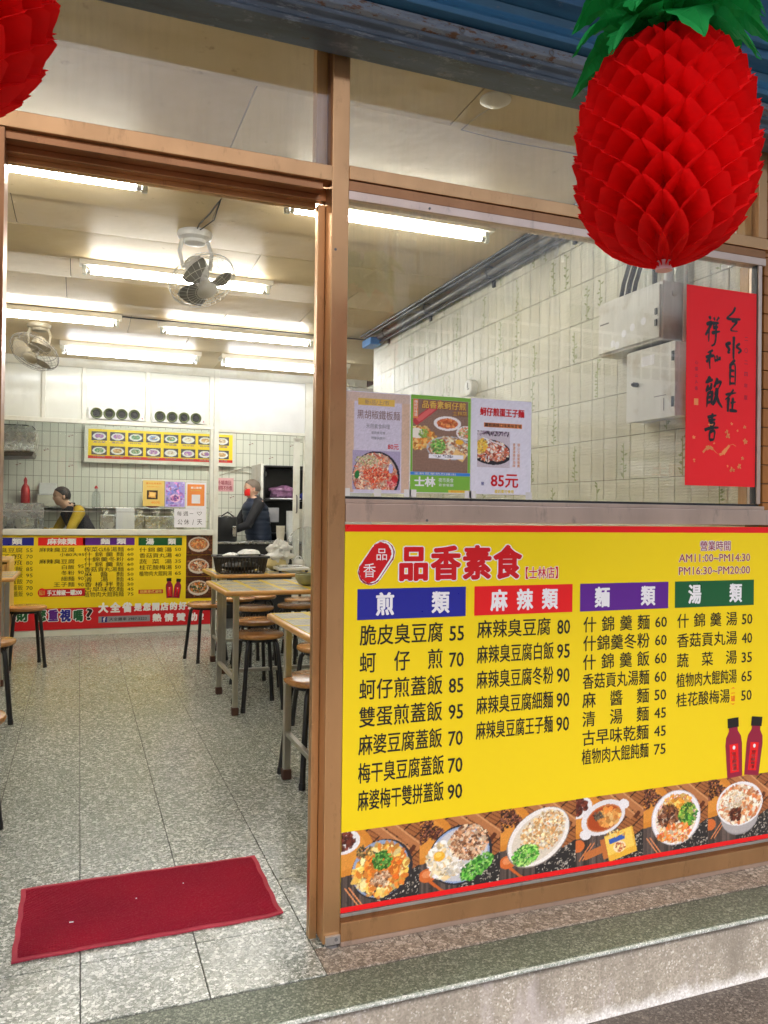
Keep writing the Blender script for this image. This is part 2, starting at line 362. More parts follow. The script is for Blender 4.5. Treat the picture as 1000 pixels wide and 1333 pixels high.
# ------------------------------------------------------------------ mesh building
ORG = {}
class MB:
    def __init__(s): s.v = []; s.f = []
    def add(s, vs, fs):
        b = len(s.v); s.v += [tuple(map(float, q)) for q in vs]; s.f += [tuple(b+i for i in f) for f in fs]; return s
    def box(s, x0, x1, y0, y1, z0, z1):
        x0, x1 = sorted((x0, x1)); y0, y1 = sorted((y0, y1)); z0, z1 = sorted((z0, z1))
        return s.add([(x0, y0, z0), (x1, y0, z0), (x1, y1, z0), (x0, y1, z0), (x0, y0, z1), (x1, y0, z1), (x1, y1, z1), (x0, y1, z1)],
                     [(0, 3, 2, 1), (4, 5, 6, 7), (0, 1, 5, 4), (1, 2, 6, 5), (2, 3, 7, 6), (3, 0, 4, 7)])
    def boxm(s, mtx, sx, sy, sz):
        vs = [mtx @ Vector((x*sx/2, y*sy/2, z*sz/2)) for z in (-1, 1) for x, y in ((-1, -1), (1, -1), (1, 1), (-1, 1))]
        return s.add(vs, [(0, 3, 2, 1), (4, 5, 6, 7), (0, 1, 5, 4), (1, 2, 6, 5), (2, 3, 7, 6), (3, 0, 4, 7)])
    def cyl(s, p0, p1, r0, r1=None, n=16):
        return s.tube([p0, p1], [r0, r0 if r1 is None else r1], n)
    def tube(s, pts, r, n=8, closed=False, cap=True):
        pts = [Vector(q) for q in pts]; m = len(pts); rs = r if isinstance(r, (list, tuple)) else [r]*m
        T = []
        for i in range(m):
            a = pts[i-1] if (i > 0 or closed) else pts[i]; b = pts[(i+1) % m] if (i < m-1 or closed) else pts[i]
            T.append((b-a).normalized())
        up = Vector((0, 0, 1)) if abs(T[0].z) < .9 else Vector((1, 0, 0))
        N = T[0].cross(up).normalized(); vs = []
        for i in range(m):
            N = (N-T[i]*N.dot(T[i])).normalized(); B = T[i].cross(N)
            for k in range(n):
                a = 2*math.pi*k/n; vs.append(pts[i]+(N*math.cos(a)+B*math.sin(a))*rs[i])
        fs = []
        for i in range(m if closed else m-1):
            j = (i+1) % m
            for k in range(n): k2 = (k+1) % n; fs.append((i*n+k, i*n+k2, j*n+k2, j*n+k))
        if cap and not closed: fs.append(tuple(range(n))[::-1]); fs.append(tuple((m-1)*n+k for k in range(n)))
        return s.add(vs, fs)
    def lathe(s, prof, c=(0, 0, 0), n=24, mtx=None, sx=1, sy=1):
        """profile of (radius, height) turned round the z axis"""
        vs = []; c = Vector(c)
        for r_, z in prof:
            for k in range(n):
                a = 2*math.pi*k/n; q = Vector((r_*math.cos(a)*sx, r_*math.sin(a)*sy, z))
                vs.append((mtx @ q if mtx else q)+c)
        fs = [(i*n+k, i*n+(k+1) % n, (i+1)*n+(k+1) % n, (i+1)*n+k) for i in range(len(prof)-1) for k in range(n)]
        if prof[0][0] > 1e-6: fs.append(tuple(range(n))[::-1])
        if prof[-1][0] > 1e-6: fs.append(tuple((len(prof)-1)*n+k for k in range(n)))
        return s.add(vs, fs)
    def ell(s, c, r, nu=16, nv=10, mtx=None):
        r = r if isinstance(r, (list, tuple)) else (r, r, r)
        vs = []; c = Vector(c)
        for i in range(nv+1):
            a = math.pi*i/nv
            for k in range(nu):
                b = 2*math.pi*k/nu; q = Vector((r[0]*math.sin(a)*math.cos(b), r[1]*math.sin(a)*math.sin(b), -r[2]*math.cos(a)))
                vs.append((mtx @ q if mtx else q)+c)
        fs = [(i*nu+k, i*nu+(k+1) % nu, (i+1)*nu+(k+1) % nu, (i+1)*nu+k) for i in range(nv) for k in range(nu)]
        return s.add(vs, fs)
    def prism(s, poly, y0, y1):
        """polygon in XZ extruded from y0 to y1"""
        n = len(poly); vs = [(x, y0, z) for x, z in poly]+[(x, y1, z) for x, z in poly]
        return s.add(vs, [tuple(range(n)), tuple(range(n, 2*n))[::-1]]+[(k, (k+1) % n+0, (k+1) % n+n, k+n)[::-1] for k in range(n)])
    def extr_x(s, poly, x0, x1):
        """polygon in YZ extruded along x"""
        n = len(poly); vs = [(x0, y, z) for y, z in poly]+[(x1, y, z) for y, z in poly]
        return s.add(vs, [tuple(range(n)), tuple(range(n, 2*n))[::-1]]+[(k, k+n, (k+1) % n+n, (k+1) % n) for k in range(n)])
    def build(s, name, m, parent=None, bevel=0, smooth=False, seg=2, weld=False):
        me = bpy.data.meshes.new(name)
        if parent is not None: o0 = ORG[parent.name]
        else:
            a = np.array(s.v); o0 = ((a[:, 0].min()+a[:, 0].max())/2, (a[:, 1].min()+a[:, 1].max())/2, a[:, 2].min())
        me.from_pydata([(v[0]-o0[0], v[1]-o0[1], v[2]-o0[2]) for v in s.v], [], s.f)
        bm = bmesh.new(); bm.from_mesh(me)
        if weld: bmesh.ops.remove_doubles(bm, verts=bm.verts, dist=1e-6)
        bmesh.ops.recalc_face_normals(bm, faces=bm.faces)
        if bevel:
            es = [e for e in bm.edges if len(e.link_faces) == 2 and e.calc_face_angle(0) > .6]
            bmesh.ops.bevel(bm, geom=es, offset=bevel, segments=seg, affect='EDGES', profile=.5)
        bm.to_mesh(me); bm.free()
        if smooth:
            me.polygons.foreach_set('use_smooth', [True]*len(me.polygons))
            try: me.set_sharp_from_angle(angle=rad(38))
            except Exception: pass
        me.materials.append(M[m] if isinstance(m, str) else m)
        o = bpy.data.objects.new(name, me); COL.objects.link(o)
        if parent is not None: o.parent = parent; ORG[o.name] = ORG[parent.name]
        else: o.location = o0; ORG[o.name] = o0
        return o
def box(name, m, b, parent=None, bevel=.002, **k):
    return MB().box(*b).build(name, m, parent, bevel, **k)
def tag(o, label=None, cat=None, group=None, kind=None):
    for k, v in (('label', label), ('category', cat), ('group', group), ('kind', kind)):
        if v: o[k] = v
    return o
def thing(name, label, cat, loc=(0, 0, 0), group=None, kind=None):
    o = bpy.data.objects.new(name, None); COL.objects.link(o); o.location = loc; ORG[o.name] = tuple(loc); o.empty_display_size = .1
    return tag(o, label, cat, group, kind)
def copy_tree(o, loc=None, rz=None, label=None, parent=None):
    c = o.copy(); COL.objects.link(c)
    if parent is not None: c.parent = parent
    if loc is not None: c.location = loc
    if rz is not None: c.rotation_euler.z = rz
    if label: c['label'] = label
    for ch in list(o.children): copy_tree(ch, parent=c)
    return c

# ------------------------------------------------------------------ lettering
_G = {}
def glyph(ch, bold):
    k = (ch, bold)
    if k not in _G:
        cu = bpy.data.curves.new('g', 'FONT'); cu.body = ch; cu.resolution_u = 2; cu.offset = bold; cu.size = 1
        o = bpy.data.objects.new('g', cu); COL.objects.link(o)
        dg = bpy.context.evaluated_depsgraph_get(); me = bpy.data.meshes.new_from_object(o.evaluated_get(dg))
        n = len(me.vertices); a = np.zeros(n*3); me.vertices.foreach_get('co', a); a = a.reshape(-1, 3)[:, :2]
        fs = [tuple(p.vertices) for p in me.polygons]
        bpy.data.objects.remove(o); bpy.data.curves.remove(cu); bpy.data.meshes.remove(me)
        _G[k] = (a, fs)
    return _G[k]
def is_cjk(ch): return ord(ch) > 0x2e00
def put_text(mb, s, x0, x1, z0, z1, y, bold=.018, cw=None, slant=0, rot=0, wob=0):
    """lettering in the plane Y=y read from -Y; CJK in em cells spread over the width, Latin fitted as one string"""
    h = z1-z0
    def P(px_, pz_):
        q = px_+slant*(pz_-z0)
        if rot:
            cx_, cz_ = (x0+x1)/2, (z0+z1)/2; dx, dz = q-cx_, pz_-cz_
            return (cx_+dx*math.cos(rot)-dz*math.sin(rot), y, cz_+dx*math.sin(rot)+dz*math.cos(rot))
        return (q, y, pz_)
    def stamp(vs, fs):     # heavier strokes: the same face struck a few times, each a hair further back
        if bold <= 0: mb.add(vs, fs); return
        n_ = 4 if bold < .03 else 8; e = bold*h*(.75 if n_ == 4 else 1)
        if bold > .055: n_ = 12
        for q in range(n_):
            an = 2*math.pi*(q+.5)/n_; dx, dz_ = e*math.cos(an), e*math.sin(an)*.8
            mb.add([(v[0]+dx, v[1]+.000015*q, v[2]+dz_) for v in vs], fs)
        if n_ > 4: mb.add([(v[0], v[1]-.00001, v[2]) for v in vs], fs)
    if all(is_cjk(c) for c in s):
        n = len(s); c_ = cw or (x1-x0)/n; c_ = min(c_, (x1-x0)/n)
        for i, ch in enumerate(s):
            a, fs = glyph(ch, 0); gx = x0 if n == 1 else x0+(x1-x0-c_)*i/(n-1)
            dz = random.uniform(-wob, wob)*h
            stamp([P(gx+c_*p[0], z0+dz+h*(p[1]+.12)) for p in a], fs)
    else:
        a, fs = glyph(s, 0); mn, mx = a.min(0), a.max(0)
        stamp([P(x0+(x1-x0)*(p[0]-mn[0])/(mx[0]-mn[0]), z0+h*(p[1]-mn[1])/(mx[1]-mn[1])) for p in a], fs)
def text(s, m, b, y, parent, bold=.018, cw=None, name='lettering', outline=None, ow=.05, **k):
    x0, x1, z0, z1 = b
    if outline:
        mb = MB(); put_text(mb, s, x0, x1, z0, z1, y, bold+ow, cw, **k)
        if not is_cjk(s[0]):
            pass
        mb.build(name+'_outline', outline, parent)
    mb = MB(); put_text(mb, s, x0, x1, z0, z1, y-(.0005 if outline else 0), bold, cw, **k)
    return mb.build(name, m, parent)

# ------------------------------------------------------------------ painter for printed photographs
def lin(c): 
    c = np.array(c, float)/255; return np.where(c <= .04045, c/12.92, ((c+.055)/1.055)**2.4)
class Paint:
    def __init__(s, w, h, bgc): s.w, s.h = w, h; s.a = np.ones((h, w, 3))*lin(bgc); s.Y, s.X = np.mgrid[0:h, 0:w]; s.X = (s.X+.5)/w; s.Y = (s.Y+.5)/h; s.asp = w/h
    def put(s, m, c, al=1.0):
        c = lin(c) if not isinstance(c, np.ndarray) else c; m = m[..., None]*al; s.a = s.a*(1-m)+c*m
    def mell(s, x, y, rx, ry, rot=0):
        dx = (s.X-x)*s.asp; dy = s.Y-y; c, q = math.cos(rot), math.sin(rot)
        return ((((dx*c+dy*q)/rx)**2+((-dx*q+dy*c)/ry)**2) < 1).astype(float)
    def ell(s, x, y, rx, ry, c, rot=0, al=1): s.put(s.mell(x, y, rx, ry, rot), c, al)
    def rect(s, x, y, rx, ry, c, rot=0, al=1):
        dx = (s.X-x)*s.asp; dy = s.Y-y; k, q = math.cos(rot), math.sin(rot)
        s.put(((abs(dx*k+dy*q) < rx) & (abs(-dx*q+dy*k) < ry)).astype(float), c, al)
    def confetti(s, mask, n, r0, r1, pal, el=1.8):
        ys, xs = np.nonzero(mask > .5)
        if len(ys) == 0: return
        n = int(n*1.7); r0 *= .72; r1 *= .72
        for i in RNG.integers(0, len(ys), n):
            c = pal[RNG.integers(len(pal))]; j = RNG.uniform(.78, 1.15); r_ = RNG.uniform(r0, r1)
            s.ell((xs[i]+.5)/s.w, (ys[i]+.5)/s.h, r_*el, r_, tuple(min(255, v*j) for v in c), RNG.uniform(0, 3.14), .9)
    def grain(s, k=.05): s.a = np.clip(s.a*(1+RNG.normal(0, k, s.a.shape[:2]))[..., None], 0, 1)
def print_photo(name, p, b, y, parent, m='photo_print'):
    """flat print: a fine grid whose corners carry the picture's colours; p.a row 0 is the top"""
    x0, x1, z0, z1 = b; h, w_ = p.a.shape[:2]; o0 = ORG[parent.name]
    gx, gz = np.meshgrid(np.linspace(x0, x1, w_), np.linspace(z1, z0, h))
    v = np.stack([gx-o0[0], np.full_like(gx, y-o0[1]), gz-o0[2]], -1).reshape(-1, 3)
    i = np.arange(w_*h).reshape(h, w_)
    q = np.stack([i[1:, :-1], i[1:, 1:], i[:-1, 1:], i[:-1, :-1]], -1).reshape(-1, 4)
    me = bpy.data.meshes.new(name); me.vertices.add(len(v)); me.vertices.foreach_set('co', v.ravel())
    me.loops.add(q.size); me.loops.foreach_set('vertex_index', q.ravel().astype(np.int32))
    me.polygons.add(len(q)); me.polygons.foreach_set('loop_start', np.arange(0, q.size, 4, dtype=np.int32))
    me.update(calc_edges=True); me.validate()
    at_ = me.attributes.new('print', 'FLOAT_COLOR', 'POINT')
    at_.data.foreach_set('color', np.concatenate([p.a, np.ones((h, w_, 1))], -1).astype(np.float32).ravel())
    me.materials.append(M[m]); o = bpy.data.objects.new(name, me); COL.objects.link(o); o.parent = parent; ORG[o.name] = o0
    return o

# ================================================================== STRUCTURE
XL, XR, XR2, YB, YK, ZC = -2.3, 1.62, 2.5, 6.19, 8.3, 2.69
street = MB().box(-150, 150, -300, -3.6, -.42, -.32).build('street', 'asphalt'); tag(street, kind='structure')
g = MB().box(-150, 150, 9.5, 300, -.42, -.32).build('ground', 'asphalt'); tag(g, kind='structure')
pav = MB().box(-14, 14, -3.6, -.262, -.32, -.2).build('arcade_floor', 'arcade_floor'); tag(pav, kind='structure')
for i in range(-6, 9):      # square paving joints cut as dark strips between slabs
    pass
step = MB().box(-6, 6, -.262, -.02, -.2, -.012).build('step', 'riser', bevel=0); tag(step, kind='structure')
MB().box(-6, 6, -.272, -.121, -.012, -.0006).build('step_edge', 'terrazzo_green', step, bevel=.006, seg=3)
MB().box(-6, 6, -.2765, -.2665, -.0125, -.0025).build('nosing', 'nosing', step, bevel=.003)

floor = MB().box(XL, XR2, -.119, YK, -.03, -.004).build('floor', 'grout'); tag(floor, kind='structure')
TW = .305; tile_mesh = {}
def floor_tile(x0, x1, y0, y1, m='terrazzo'):
    key = (round(x1-x0, 3), round(y1-y0, 3), m)
    if key not in tile_mesh:
        o = MB().box(x0+.0012, x1-.0012, y0+.0012, y1-.0012, -.012, 0).build('floor_tile', m, floor, bevel=.0011, seg=1)
        me = o.data; cx_, cy_ = (x0+x1)/2-ORG[floor.name][0], (y0+y1)/2-ORG[floor.name][1]
        me.transform(Matrix.Translation((-cx_, -cy_, 0))); o.location = (cx_, cy_, 0); tile_mesh[key] = me; return o
    o = bpy.data.objects.new('floor_tile', tile_mesh[key]); COL.objects.link(o); o.parent = floor
    o.location = ((x0+x1)/2-ORG[floor.name][0], (y0+y1)/2-ORG[floor.name][1], 0); return o
for k in range(-7, 6):
    x0 = -.022+k*TW; x1 = x0+TW
    if x0 < XL-.01: continue
    y = -.119 if k < 0 else .012
    off = {0: .46, 1: .2}.get(k, .76 if k % 2 == 0 or k < 0 else .46)
    cuts = [y]+[off+.61*j for j in range(-1, 11) if y+.08 < off+.61*j < YB-.1]+[YB-.02]
    for a, b in zip(cuts[:-1], cuts[1:]): floor_tile(x0, min(x1, XR), a, b)
for k in range(0, 9): floor_tile(-.022+k*TW, -.022+(k+1)*TW, -.119, .011, 'terrazzo_porch')

# ceiling: boards with open joints
ceil = MB().box(XL, XR2, .02, YK, ZC+.014, ZC+.1).build('ceiling', 'dark_void'); tag(ceil, kind='structure')
rows = [.0, .57, 1.19, 1.91, 2.37, 2.82, 3.29, 3.78, 4.17, 4.75, 5.3, YB]
jx = {0: [.63], 1: [-.1], 2: [-.05], 3: [-.97], 4: [.30], 5: [-.72, 1.05], 6: [-.75, .9], 7: [.35], 8: [-.3, .75], 9: [.2], 10: [-.6, .62]}
for i in range(len(rows)-1):
    xs = [XL]+jx[i]+[XR2 if rows[i] > 4.05 else XR]
    tl_ = (.010, -.006, .014, -.004, .016, -.012, .018, -.010, .014, -.008, .006)[i]
    for a, b in zip(xs[:-1], xs[1:]):
        o = MB().box(a+.002, b-.002, rows[i]+.003+.02*(i == 0), rows[i+1]-.003, ZC, ZC+.01).build('ceiling_board', 'ceiling_board', ceil, bevel=.001, seg=1)
        for v in o.data.vertices:       # the boards sag a little, each its own way
            yy = (v.co.y+ORG[ceil.name][1]-rows[i])/(rows[i+1]-rows[i]); v.co.z -= max(0, tl_*(yy) if tl_ > 0 else -tl_*(1-yy))
# dark conduit line across the ceiling beside the lamp row
o = MB().tube([(XL, 4.18, ZC-.012), (XR, 4.18, ZC-.014)], .006, 6).build('conduit', 'pipe_dark', ceil)

# walls
wl_ = MB().box(XL-.15, XL, -.3, YK+.1, -.2, 3.2).build('wall', 'plaster'); tag(wl_, kind='structure')
wb = MB().box(XL, XR2+.2, YK, YK+.12, -.05, 2.9).build('kitchen_wall', 'kitchen_tile'); tag(wb, kind='structure')
wa = MB().box(XR2, XR2+.15, 4.0, YK, -.05, 2.9).build('alcove_wall', 'kitchen_tile'); tag(wa, kind='structure')
wr = MB().box(XR, XR+.12, .09, 4.07, -.05, 2.9).box(XR+.12, XR2, 3.95, 4.069, -.05, 2.9).build('tiled_wall', 'wall_grout'); tag(wr, kind='structure')
ty, tz = .0945, .193; base = None; n_t = 0; cells = []
for r_ in range(8):
    z0 = 1.19+r_*tz; z1 = min(z0+tz, ZC-.002)
    for c_ in range(42): cells.append((c_, r_, z0, z1))
cells.sort(key=lambda q: q[0]); mesh_by_h = {}; rest = MB(); tiles = {}
for c_, r_, z0, z1 in cells:
    y0 = .092+c_*ty; hgt = round(z1-z0, 3)
    if n_t < 296:
        if hgt not in mesh_by_h:
            o = MB().box(XR-.006, XR+.002, y0+.0009, y0+ty-.0009, z0+.0009, z1-.0009).build('wall_tile', 'wall_tile', wr, bevel=.0016, seg=1)
            o.data.transform(Matrix.Translation((-(XR-ORG[wr.name][0]), -(y0-ORG[wr.name][1]), -(z0-ORG[wr.name][2])))); mesh_by_h[hgt] = o.data
        else:
            o = bpy.data.objects.new('wall_tile', mesh_by_h[hgt]); COL.objects.link(o); o.parent = wr
        o.location = (XR-ORG[wr.name][0], y0-ORG[wr.name][1], z0-ORG[wr.name][2]); tiles[(c_, r_)] = o; n_t += 1
        o.rotation_euler = (0, random.uniform(-.003, .003), random.uniform(-.006, .006))
    else: rest.box(XR-.006, XR+.002, y0+.0009, y0+ty-.0009, z0+.0009, z1-.0009)
for r_ in range(6):
    for c_ in range(42): y0 = .092+c_*ty; rest.box(XR-.006, XR+.002, y0+.0009, y0+ty-.0009, 1.19-(r_+1)*tz+.0009, 1.19-r_*tz-.0009)
tag(rest.build('far_and_low_tiles', 'wall_tile', wr), kind='stuff')
# bamboo sprays printed on the glazed tiles
def bamboo(c_, r_):
    y0 = .092+c_*ty; z0 = 1.19+r_*tz; par = tiles.get((c_, r_))
    mb = MB(); x = XR-.0068; rr = random.Random(c_*31+r_); yc = y0+ty*rr.uniform(.38, .62)
    hh = tz*rr.uniform(.8, .96); zb = z0+tz*.02; th = ty*.032
    def q(y1, z1, y2, z2, w_):
        d = Vector((0, y2-y1, z2-z1)).normalized(); n = Vector((0, -d.z, d.y))*w_; m_ = Vector((x, (y1+y2)/2, (z1+z2)/2))
        mb.add([(x, y1, z1), tuple(m_+n), (x, y2, z2), tuple(m_-n)], [(0, 1, 2, 3)])
    mb.add([(x, yc-th, zb), (x, yc+th, zb), (x, yc+th+.002, zb+hh), (x, yc-th+.002, zb+hh)], [(0, 1, 2, 3)])
    for k in range(13):
        zz = zb+hh*(k+.5)/13; sd_ = rr.choice((-1, 1)); l_ = rr.uniform(.014, .030)
        if rr.random() < .35 and k > 5: continue
        q(yc, zz, yc+sd_*l_, zz+rr.uniform(-.006, .02), .0052)
    if par is None: return
    o = mb.build('bamboo_print', 'bamboo_green', wr); lo = par.location.copy()
    o.data.transform(Matrix.Translation(-lo)); o.parent = par
for c_ in range(1, 36):
    for r_ in range(8):
        if (c_*7+r_*13) % 9 == 0 or (c_ % 4 == 1 and r_ % 3 == 0 and (c_+r_) % 5) or (c_ % 4 == 3 and r_ % 3 == 1) or (c_ % 4 == 1 and r_ == 5 and c_ % 8 == 1): bamboo(c_, r_)

# ================================================================== SHOPFRONT FRAME
sf = thing('shopfront_frame', 'bronze aluminium shopfront frame with glass panes around the open doorway', 'window frame', (0.025, .05, 0))
box('post', 'bronze', (0, .05, 0, .10, .012, 2.85), sf, .0018)
box('post_trim', 'post_wood', (-.035, -.002, .05, .085, 2.2, 2.85), sf, .001)
box('post_trim', 'bronze_dark', (-.0019, -.0004, .012, .045, 2.2, 2.85), sf, .0003)
box('door_stop', 'bronze', (-.022, -.001, .062, .092, .0, 2.104), sf, .001)
box('transom', 'bronze', (-3.2, -.0005, -.002, .05, 2.151, 2.194), sf, .0015)
box('transom', 'bronze', (.0505, 1.632, -.002, .05, 2.164, 2.203), sf, .0015)
box('door_track', 'bronze_dark', (-3.2, -.0005, .052, .082, 2.112, 2.149), sf, .0015)
box('door_track', 'bronze', (-3.2, -.0230, .083, .105, 2.098, 2.138), sf, .0015)
box('door_track', 'bronze_dark', (-3.2, -.0230, .012, .05, 2.128, 2.1495), sf, .001)
box('window_head', 'bronze_dark', (.0505, 1.60, .004, .05, 2.134, 2.1625), sf, .001)
box('window_head', 'rail_pink', (.0505, 1.60, .001, .045, 2.108, 2.133), sf, .001)
box('window_jamb', 'rail_pink', (1.567, 1.583, .001, .045, 1.268, 2.1065), sf, .001)
box('window_jamb', 'black_plastic', (1.5635, 1.5665, .006, .03, 1.268, 2.1065), sf, 0)
box('middle_rail', 'rail_pink', (.0505, 1.632, -.006, .06, 1.194, 1.2465), sf, .002)
box('middle_rail_lip', 'rail_pink', (.0505, 1.60, -.001, .05, 1.247, 1.2595), sf, .001)
box('gasket', 'black_plastic', (.0505, 1.565, .003, .03, 1.26, 1.2665), sf, 0)
box('sill_lip', 'satin', (.0505, 1.632, -.003, .03, .080, .0895), sf, .001)
box('sill_lip', 'bronze_dark', (.0505, 1.632, -.001, .03, .067, .0795), sf, .001)
box('sill', 'bronze', (.0505, 1.632, -.007, .06, .014, .0665), sf, .0015)
box('sill_foot', 'rail_pink', (.0505, 1.632, -.009, .05, .001, .0135), sf, .001)
box('door_jamb', 'bronze_dark', (-.872, -.832, -.001, .10, .001, 2.15), sf, .0015)
box('upper_jamb', 'bronze', (1.562, 1.60, -.001, .05, 2.2035, 2.85), sf, .0015)
box('upper_jamb', 'post_wood', (1.532, 1.5615, .03, .07, 2.2035, 2.85), sf, .001)
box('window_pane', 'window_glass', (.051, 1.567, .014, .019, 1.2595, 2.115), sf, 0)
box('transom_pane', 'transom_glass', (-3.2, -.003, .024, .029, 2.1945, 2.85), sf, 0)
box('transom_pane', 'transom_glass', (.0505, 1.562, .024, .029, 2.2035, 2.85), sf, 0)
br_ = box('foot_bracket', 'satin', (.006, .049, -.010, -.0005, .012, .036), sf, .001)
MB().cyl((.036, -.012, .026), (.036, -.0095, .026), .005, n=10).build('screw', 'pipe_grey', br_)
MB().lathe([(.020, .0005), (.019, .006), (.007, .009), (.006, .013)], (.03, .012, 0), 14).build('levelling_foot', 'pipe_grey', sf, smooth=True)
MB().cyl((.012, -.0012, 1.96), (.012, .0003, 1.96), .004, n=8).cyl((.3, -.0018, 2.118), (.3, .002, 2.118), .0035, n=8).cyl((.95, -.0018, 2.118), (.95, .002, 2.118), .0035, n=8).cyl((.30, -.0078, 1.2), (.30, -.005, 1.2), .004, n=8).build('screw', 'pipe_grey', sf)

pl = thing('tiled_pillar', 'brown tiled pillar at the right edge of the shop window', 'pillar', (1.9, .2, 0))
MB().box(1.603, 2.6, .03, .089, 0, 3.3).build('core', 'wall_grout', pl)
box('wood_lining', 'post_wood', (1.568, 1.602, .048, .088, 1.2, 2.12), pl, .001)
zz = .0
while zz < 2.9:
    for k in range(3): box('tile', 'brown_tile', (1.6045+k*.2, 1.6025+(k+1)*.2-.003, .012, .0295, zz+.0015, zz+.0655), pl, .0015)
    zz += .067

# ================================================================== MAIN MENU SIGN
sg = thing('menu_sign', 'large yellow shopfront menu sign with four coloured columns of dishes below the window', 'sign', (.84, .005, .091))
box('panel', 'sign_yellow', (.0508, 1.632, .0004, .012, .091, 1.187), sg, 0)
box('red_band', 'sign_red', (.0508, 1.632, -.0002, .0003, 1.1665, 1.1868), sg, 0)
box('red_band', 'sign_red', (.0508, 1.632, -.0002, .0003, .0912, .1062), sg, 0)
Y0 = -.0004
text('品香素食', 'ink_red', (.213, .623, 1.022, 1.128), Y0, sg, .045, .098, 'shop_name', 'ink_white', .035)
text('【士林店】', 'ink_red', (.617, .775, 1.021, 1.060), Y0, sg, .02, None, 'branch_name', 'ink_white', .04)
# seal-shaped logo
lg = MB(); pts = []
def seal(mb, x0, z0, x1, z1, hw, y, n=26, jag=.0):
    """slanted capsule from (x0,z0) to (x1,z1)"""
    d = Vector((x1-x0, z1-z0)).normalized(); nrm = Vector((-d.y, d.x)); P_ = []
    for i in range(n+1):
        a = -math.pi/2+math.pi*i/n; r_ = hw*(1+random.uniform(-jag, jag)); P_.append((x1+(d.x*math.cos(a)+nrm.x*math.sin(a))*r_, z1+(d.y*math.cos(a)+nrm.y*math.sin(a))*r_))
    for i in range(n+1):
        a = math.pi/2+math.pi*i/n; r_ = hw*(1+random.uniform(-jag, jag)); P_.append((x0+(d.x*math.cos(a)+nrm.x*math.sin(a))*r_, z0+(d.y*math.cos(a)+nrm.y*math.sin(a))*r_))
    mb.add([(px_, y, pz_) for px_, pz_ in P_], [tuple(range(len(P_)))])
mb = MB(); seal(mb, .128, 1.052, .166, 1.104, .0385, Y0, jag=.02); mb.build('logo_border', 'ink_white', sg)
mb = MB(); seal(mb, .1275, 1.0515, .1655, 1.1035, .0365, Y0-.0002, jag=.03); mb.build('logo_rim', 'ink_maroon', sg)
mb = MB(); seal(mb, .1285, 1.054, .1635, 1.1045, .0345, Y0-.0004, jag=.01); mb.build('logo_rim', 'ink_white', sg)
mb = MB(); seal(mb, .1255, 1.0525, .1600, 1.1045, .0315, Y0-.0006, jag=.04); mb.build('logo', 'ink_red', sg)
text('品', 'ink_white', (.143, .181, 1.083, 1.121), Y0-.0008, sg, .0, None, 'logo_lettering')
text('香', 'ink_white', (.105, .145, 1.034, 1.078), Y0-.0008, sg, .0, None, 'logo_lettering')
hd = [((.090, .433), 'sign_blue', '煎類', .058), ((.462, .809), 'sign_red', '麻辣類', .058), ((.838, 1.185), 'sign_purple', '麵類', .058), ((1.213, 1.556), 'sign_green', '湯類', .056)]
for (a, b), m, s_, cw_ in hd:
    h_ = box('column_heading', m, (a, b, Y0-.0002, Y0+.0005, .915, 1.003), sg, 0)
    text(s_, 'ink_white', (a+.055, b-.054, .925, .993), Y0-.0006, h_, .035, cw_, 'heading_lettering')
c1 = [('脆皮臭豆腐', '55', .842), ('蚵仔煎', '70', .764), ('蚵仔煎蓋飯', '85', .687), ('雙蛋煎蓋飯', '95', .609), ('麻婆豆腐蓋飯', '70', .530), ('梅干臭豆腐蓋飯', '70', .450), ('麻婆梅干雙拼蓋飯', '90', .372)]
for s_, p_, z in c1:
    text(s_, 'ink_black', (.098, .361 if len(s_) < 7 else .368, z-.002, z+.060), Y0, sg, .018, .052, 'menu_line')
    text(p_, 'ink_black', (.381, .428, z+.001, z+.044), Y0, sg, .028, None, 'price')
c2 = [('麻辣臭豆腐', '80', .846), ('麻辣臭豆腐白飯', '95', .770), ('麻辣臭豆腐冬粉', '90', .694), ('麻辣臭豆腐細麵', '90', .617), ('麻辣臭豆腐王子麵', '90', .541)]
for s_, p_, z in c2:
    text(s_, 'ink_black', (.472, .732 if len(s_) < 6 else .743, z-.002, z+.056), Y0, sg, .018, .052, 'menu_line')
    text(p_, 'ink_black', (.755, .801, z+.001, z+.045), Y0, sg, .028, None, 'price')
c3 = [('什錦羹麵', '60', .847), ('什錦羹冬粉', '60', .787), ('什錦羹飯', '60', .727), ('香菇貢丸湯麵', '60', .666), ('麻醬麵', '50', .606), ('清湯麵', '45', .546), ('古早味乾麵', '45', .486), ('植物肉大餛飩麵', '75', .426)]
for s_, p_, z in c3:
    text(s_, 'ink_black', (.850, 1.112, z-.001, z+.052), Y0, sg, .018, .052, 'menu_line')
    text(p_, 'ink_black', (1.133, 1.180, z+.006, z+.040), Y0, sg, .028, None, 'price')
c4 = [('什錦羹湯', '50', .846), ('香菇貢丸湯', '40', .780), ('蔬菜湯', '35', .713), ('植物肉大餛飩湯', '65', .647), ('桂花酸梅湯', '50', .581)]
for s_, p_, z in c4:
    text(s_, 'ink_black', (1.222, 1.454 if s_[0] == '桂' else 1.484, z-.001, z+.050), Y0, sg, .018, .052, 'menu_line')
    text(p_, 'ink_black', (1.504, 1.550, z+.003, z+.038), Y0, sg, .028, None, 'price')
mb = MB(); put_text(mb, '一', 1.458, 1.476, .603, .623, Y0, .0); put_text(mb, '罐', 1.457, 1.477, .583, .605, Y0, .0)
for z0_, s1_ in ((.628, 1), (.578, -1)):
    mb.add([(1.457, Y0, z0_), (1.467, Y0, z0_+.005*s1_), (1.477, Y0, z0_), (1.467, Y0, z0_+.002*s1_)], [(0, 1, 2, 3)])
mb.build('small_note', 'sign_red', sg)
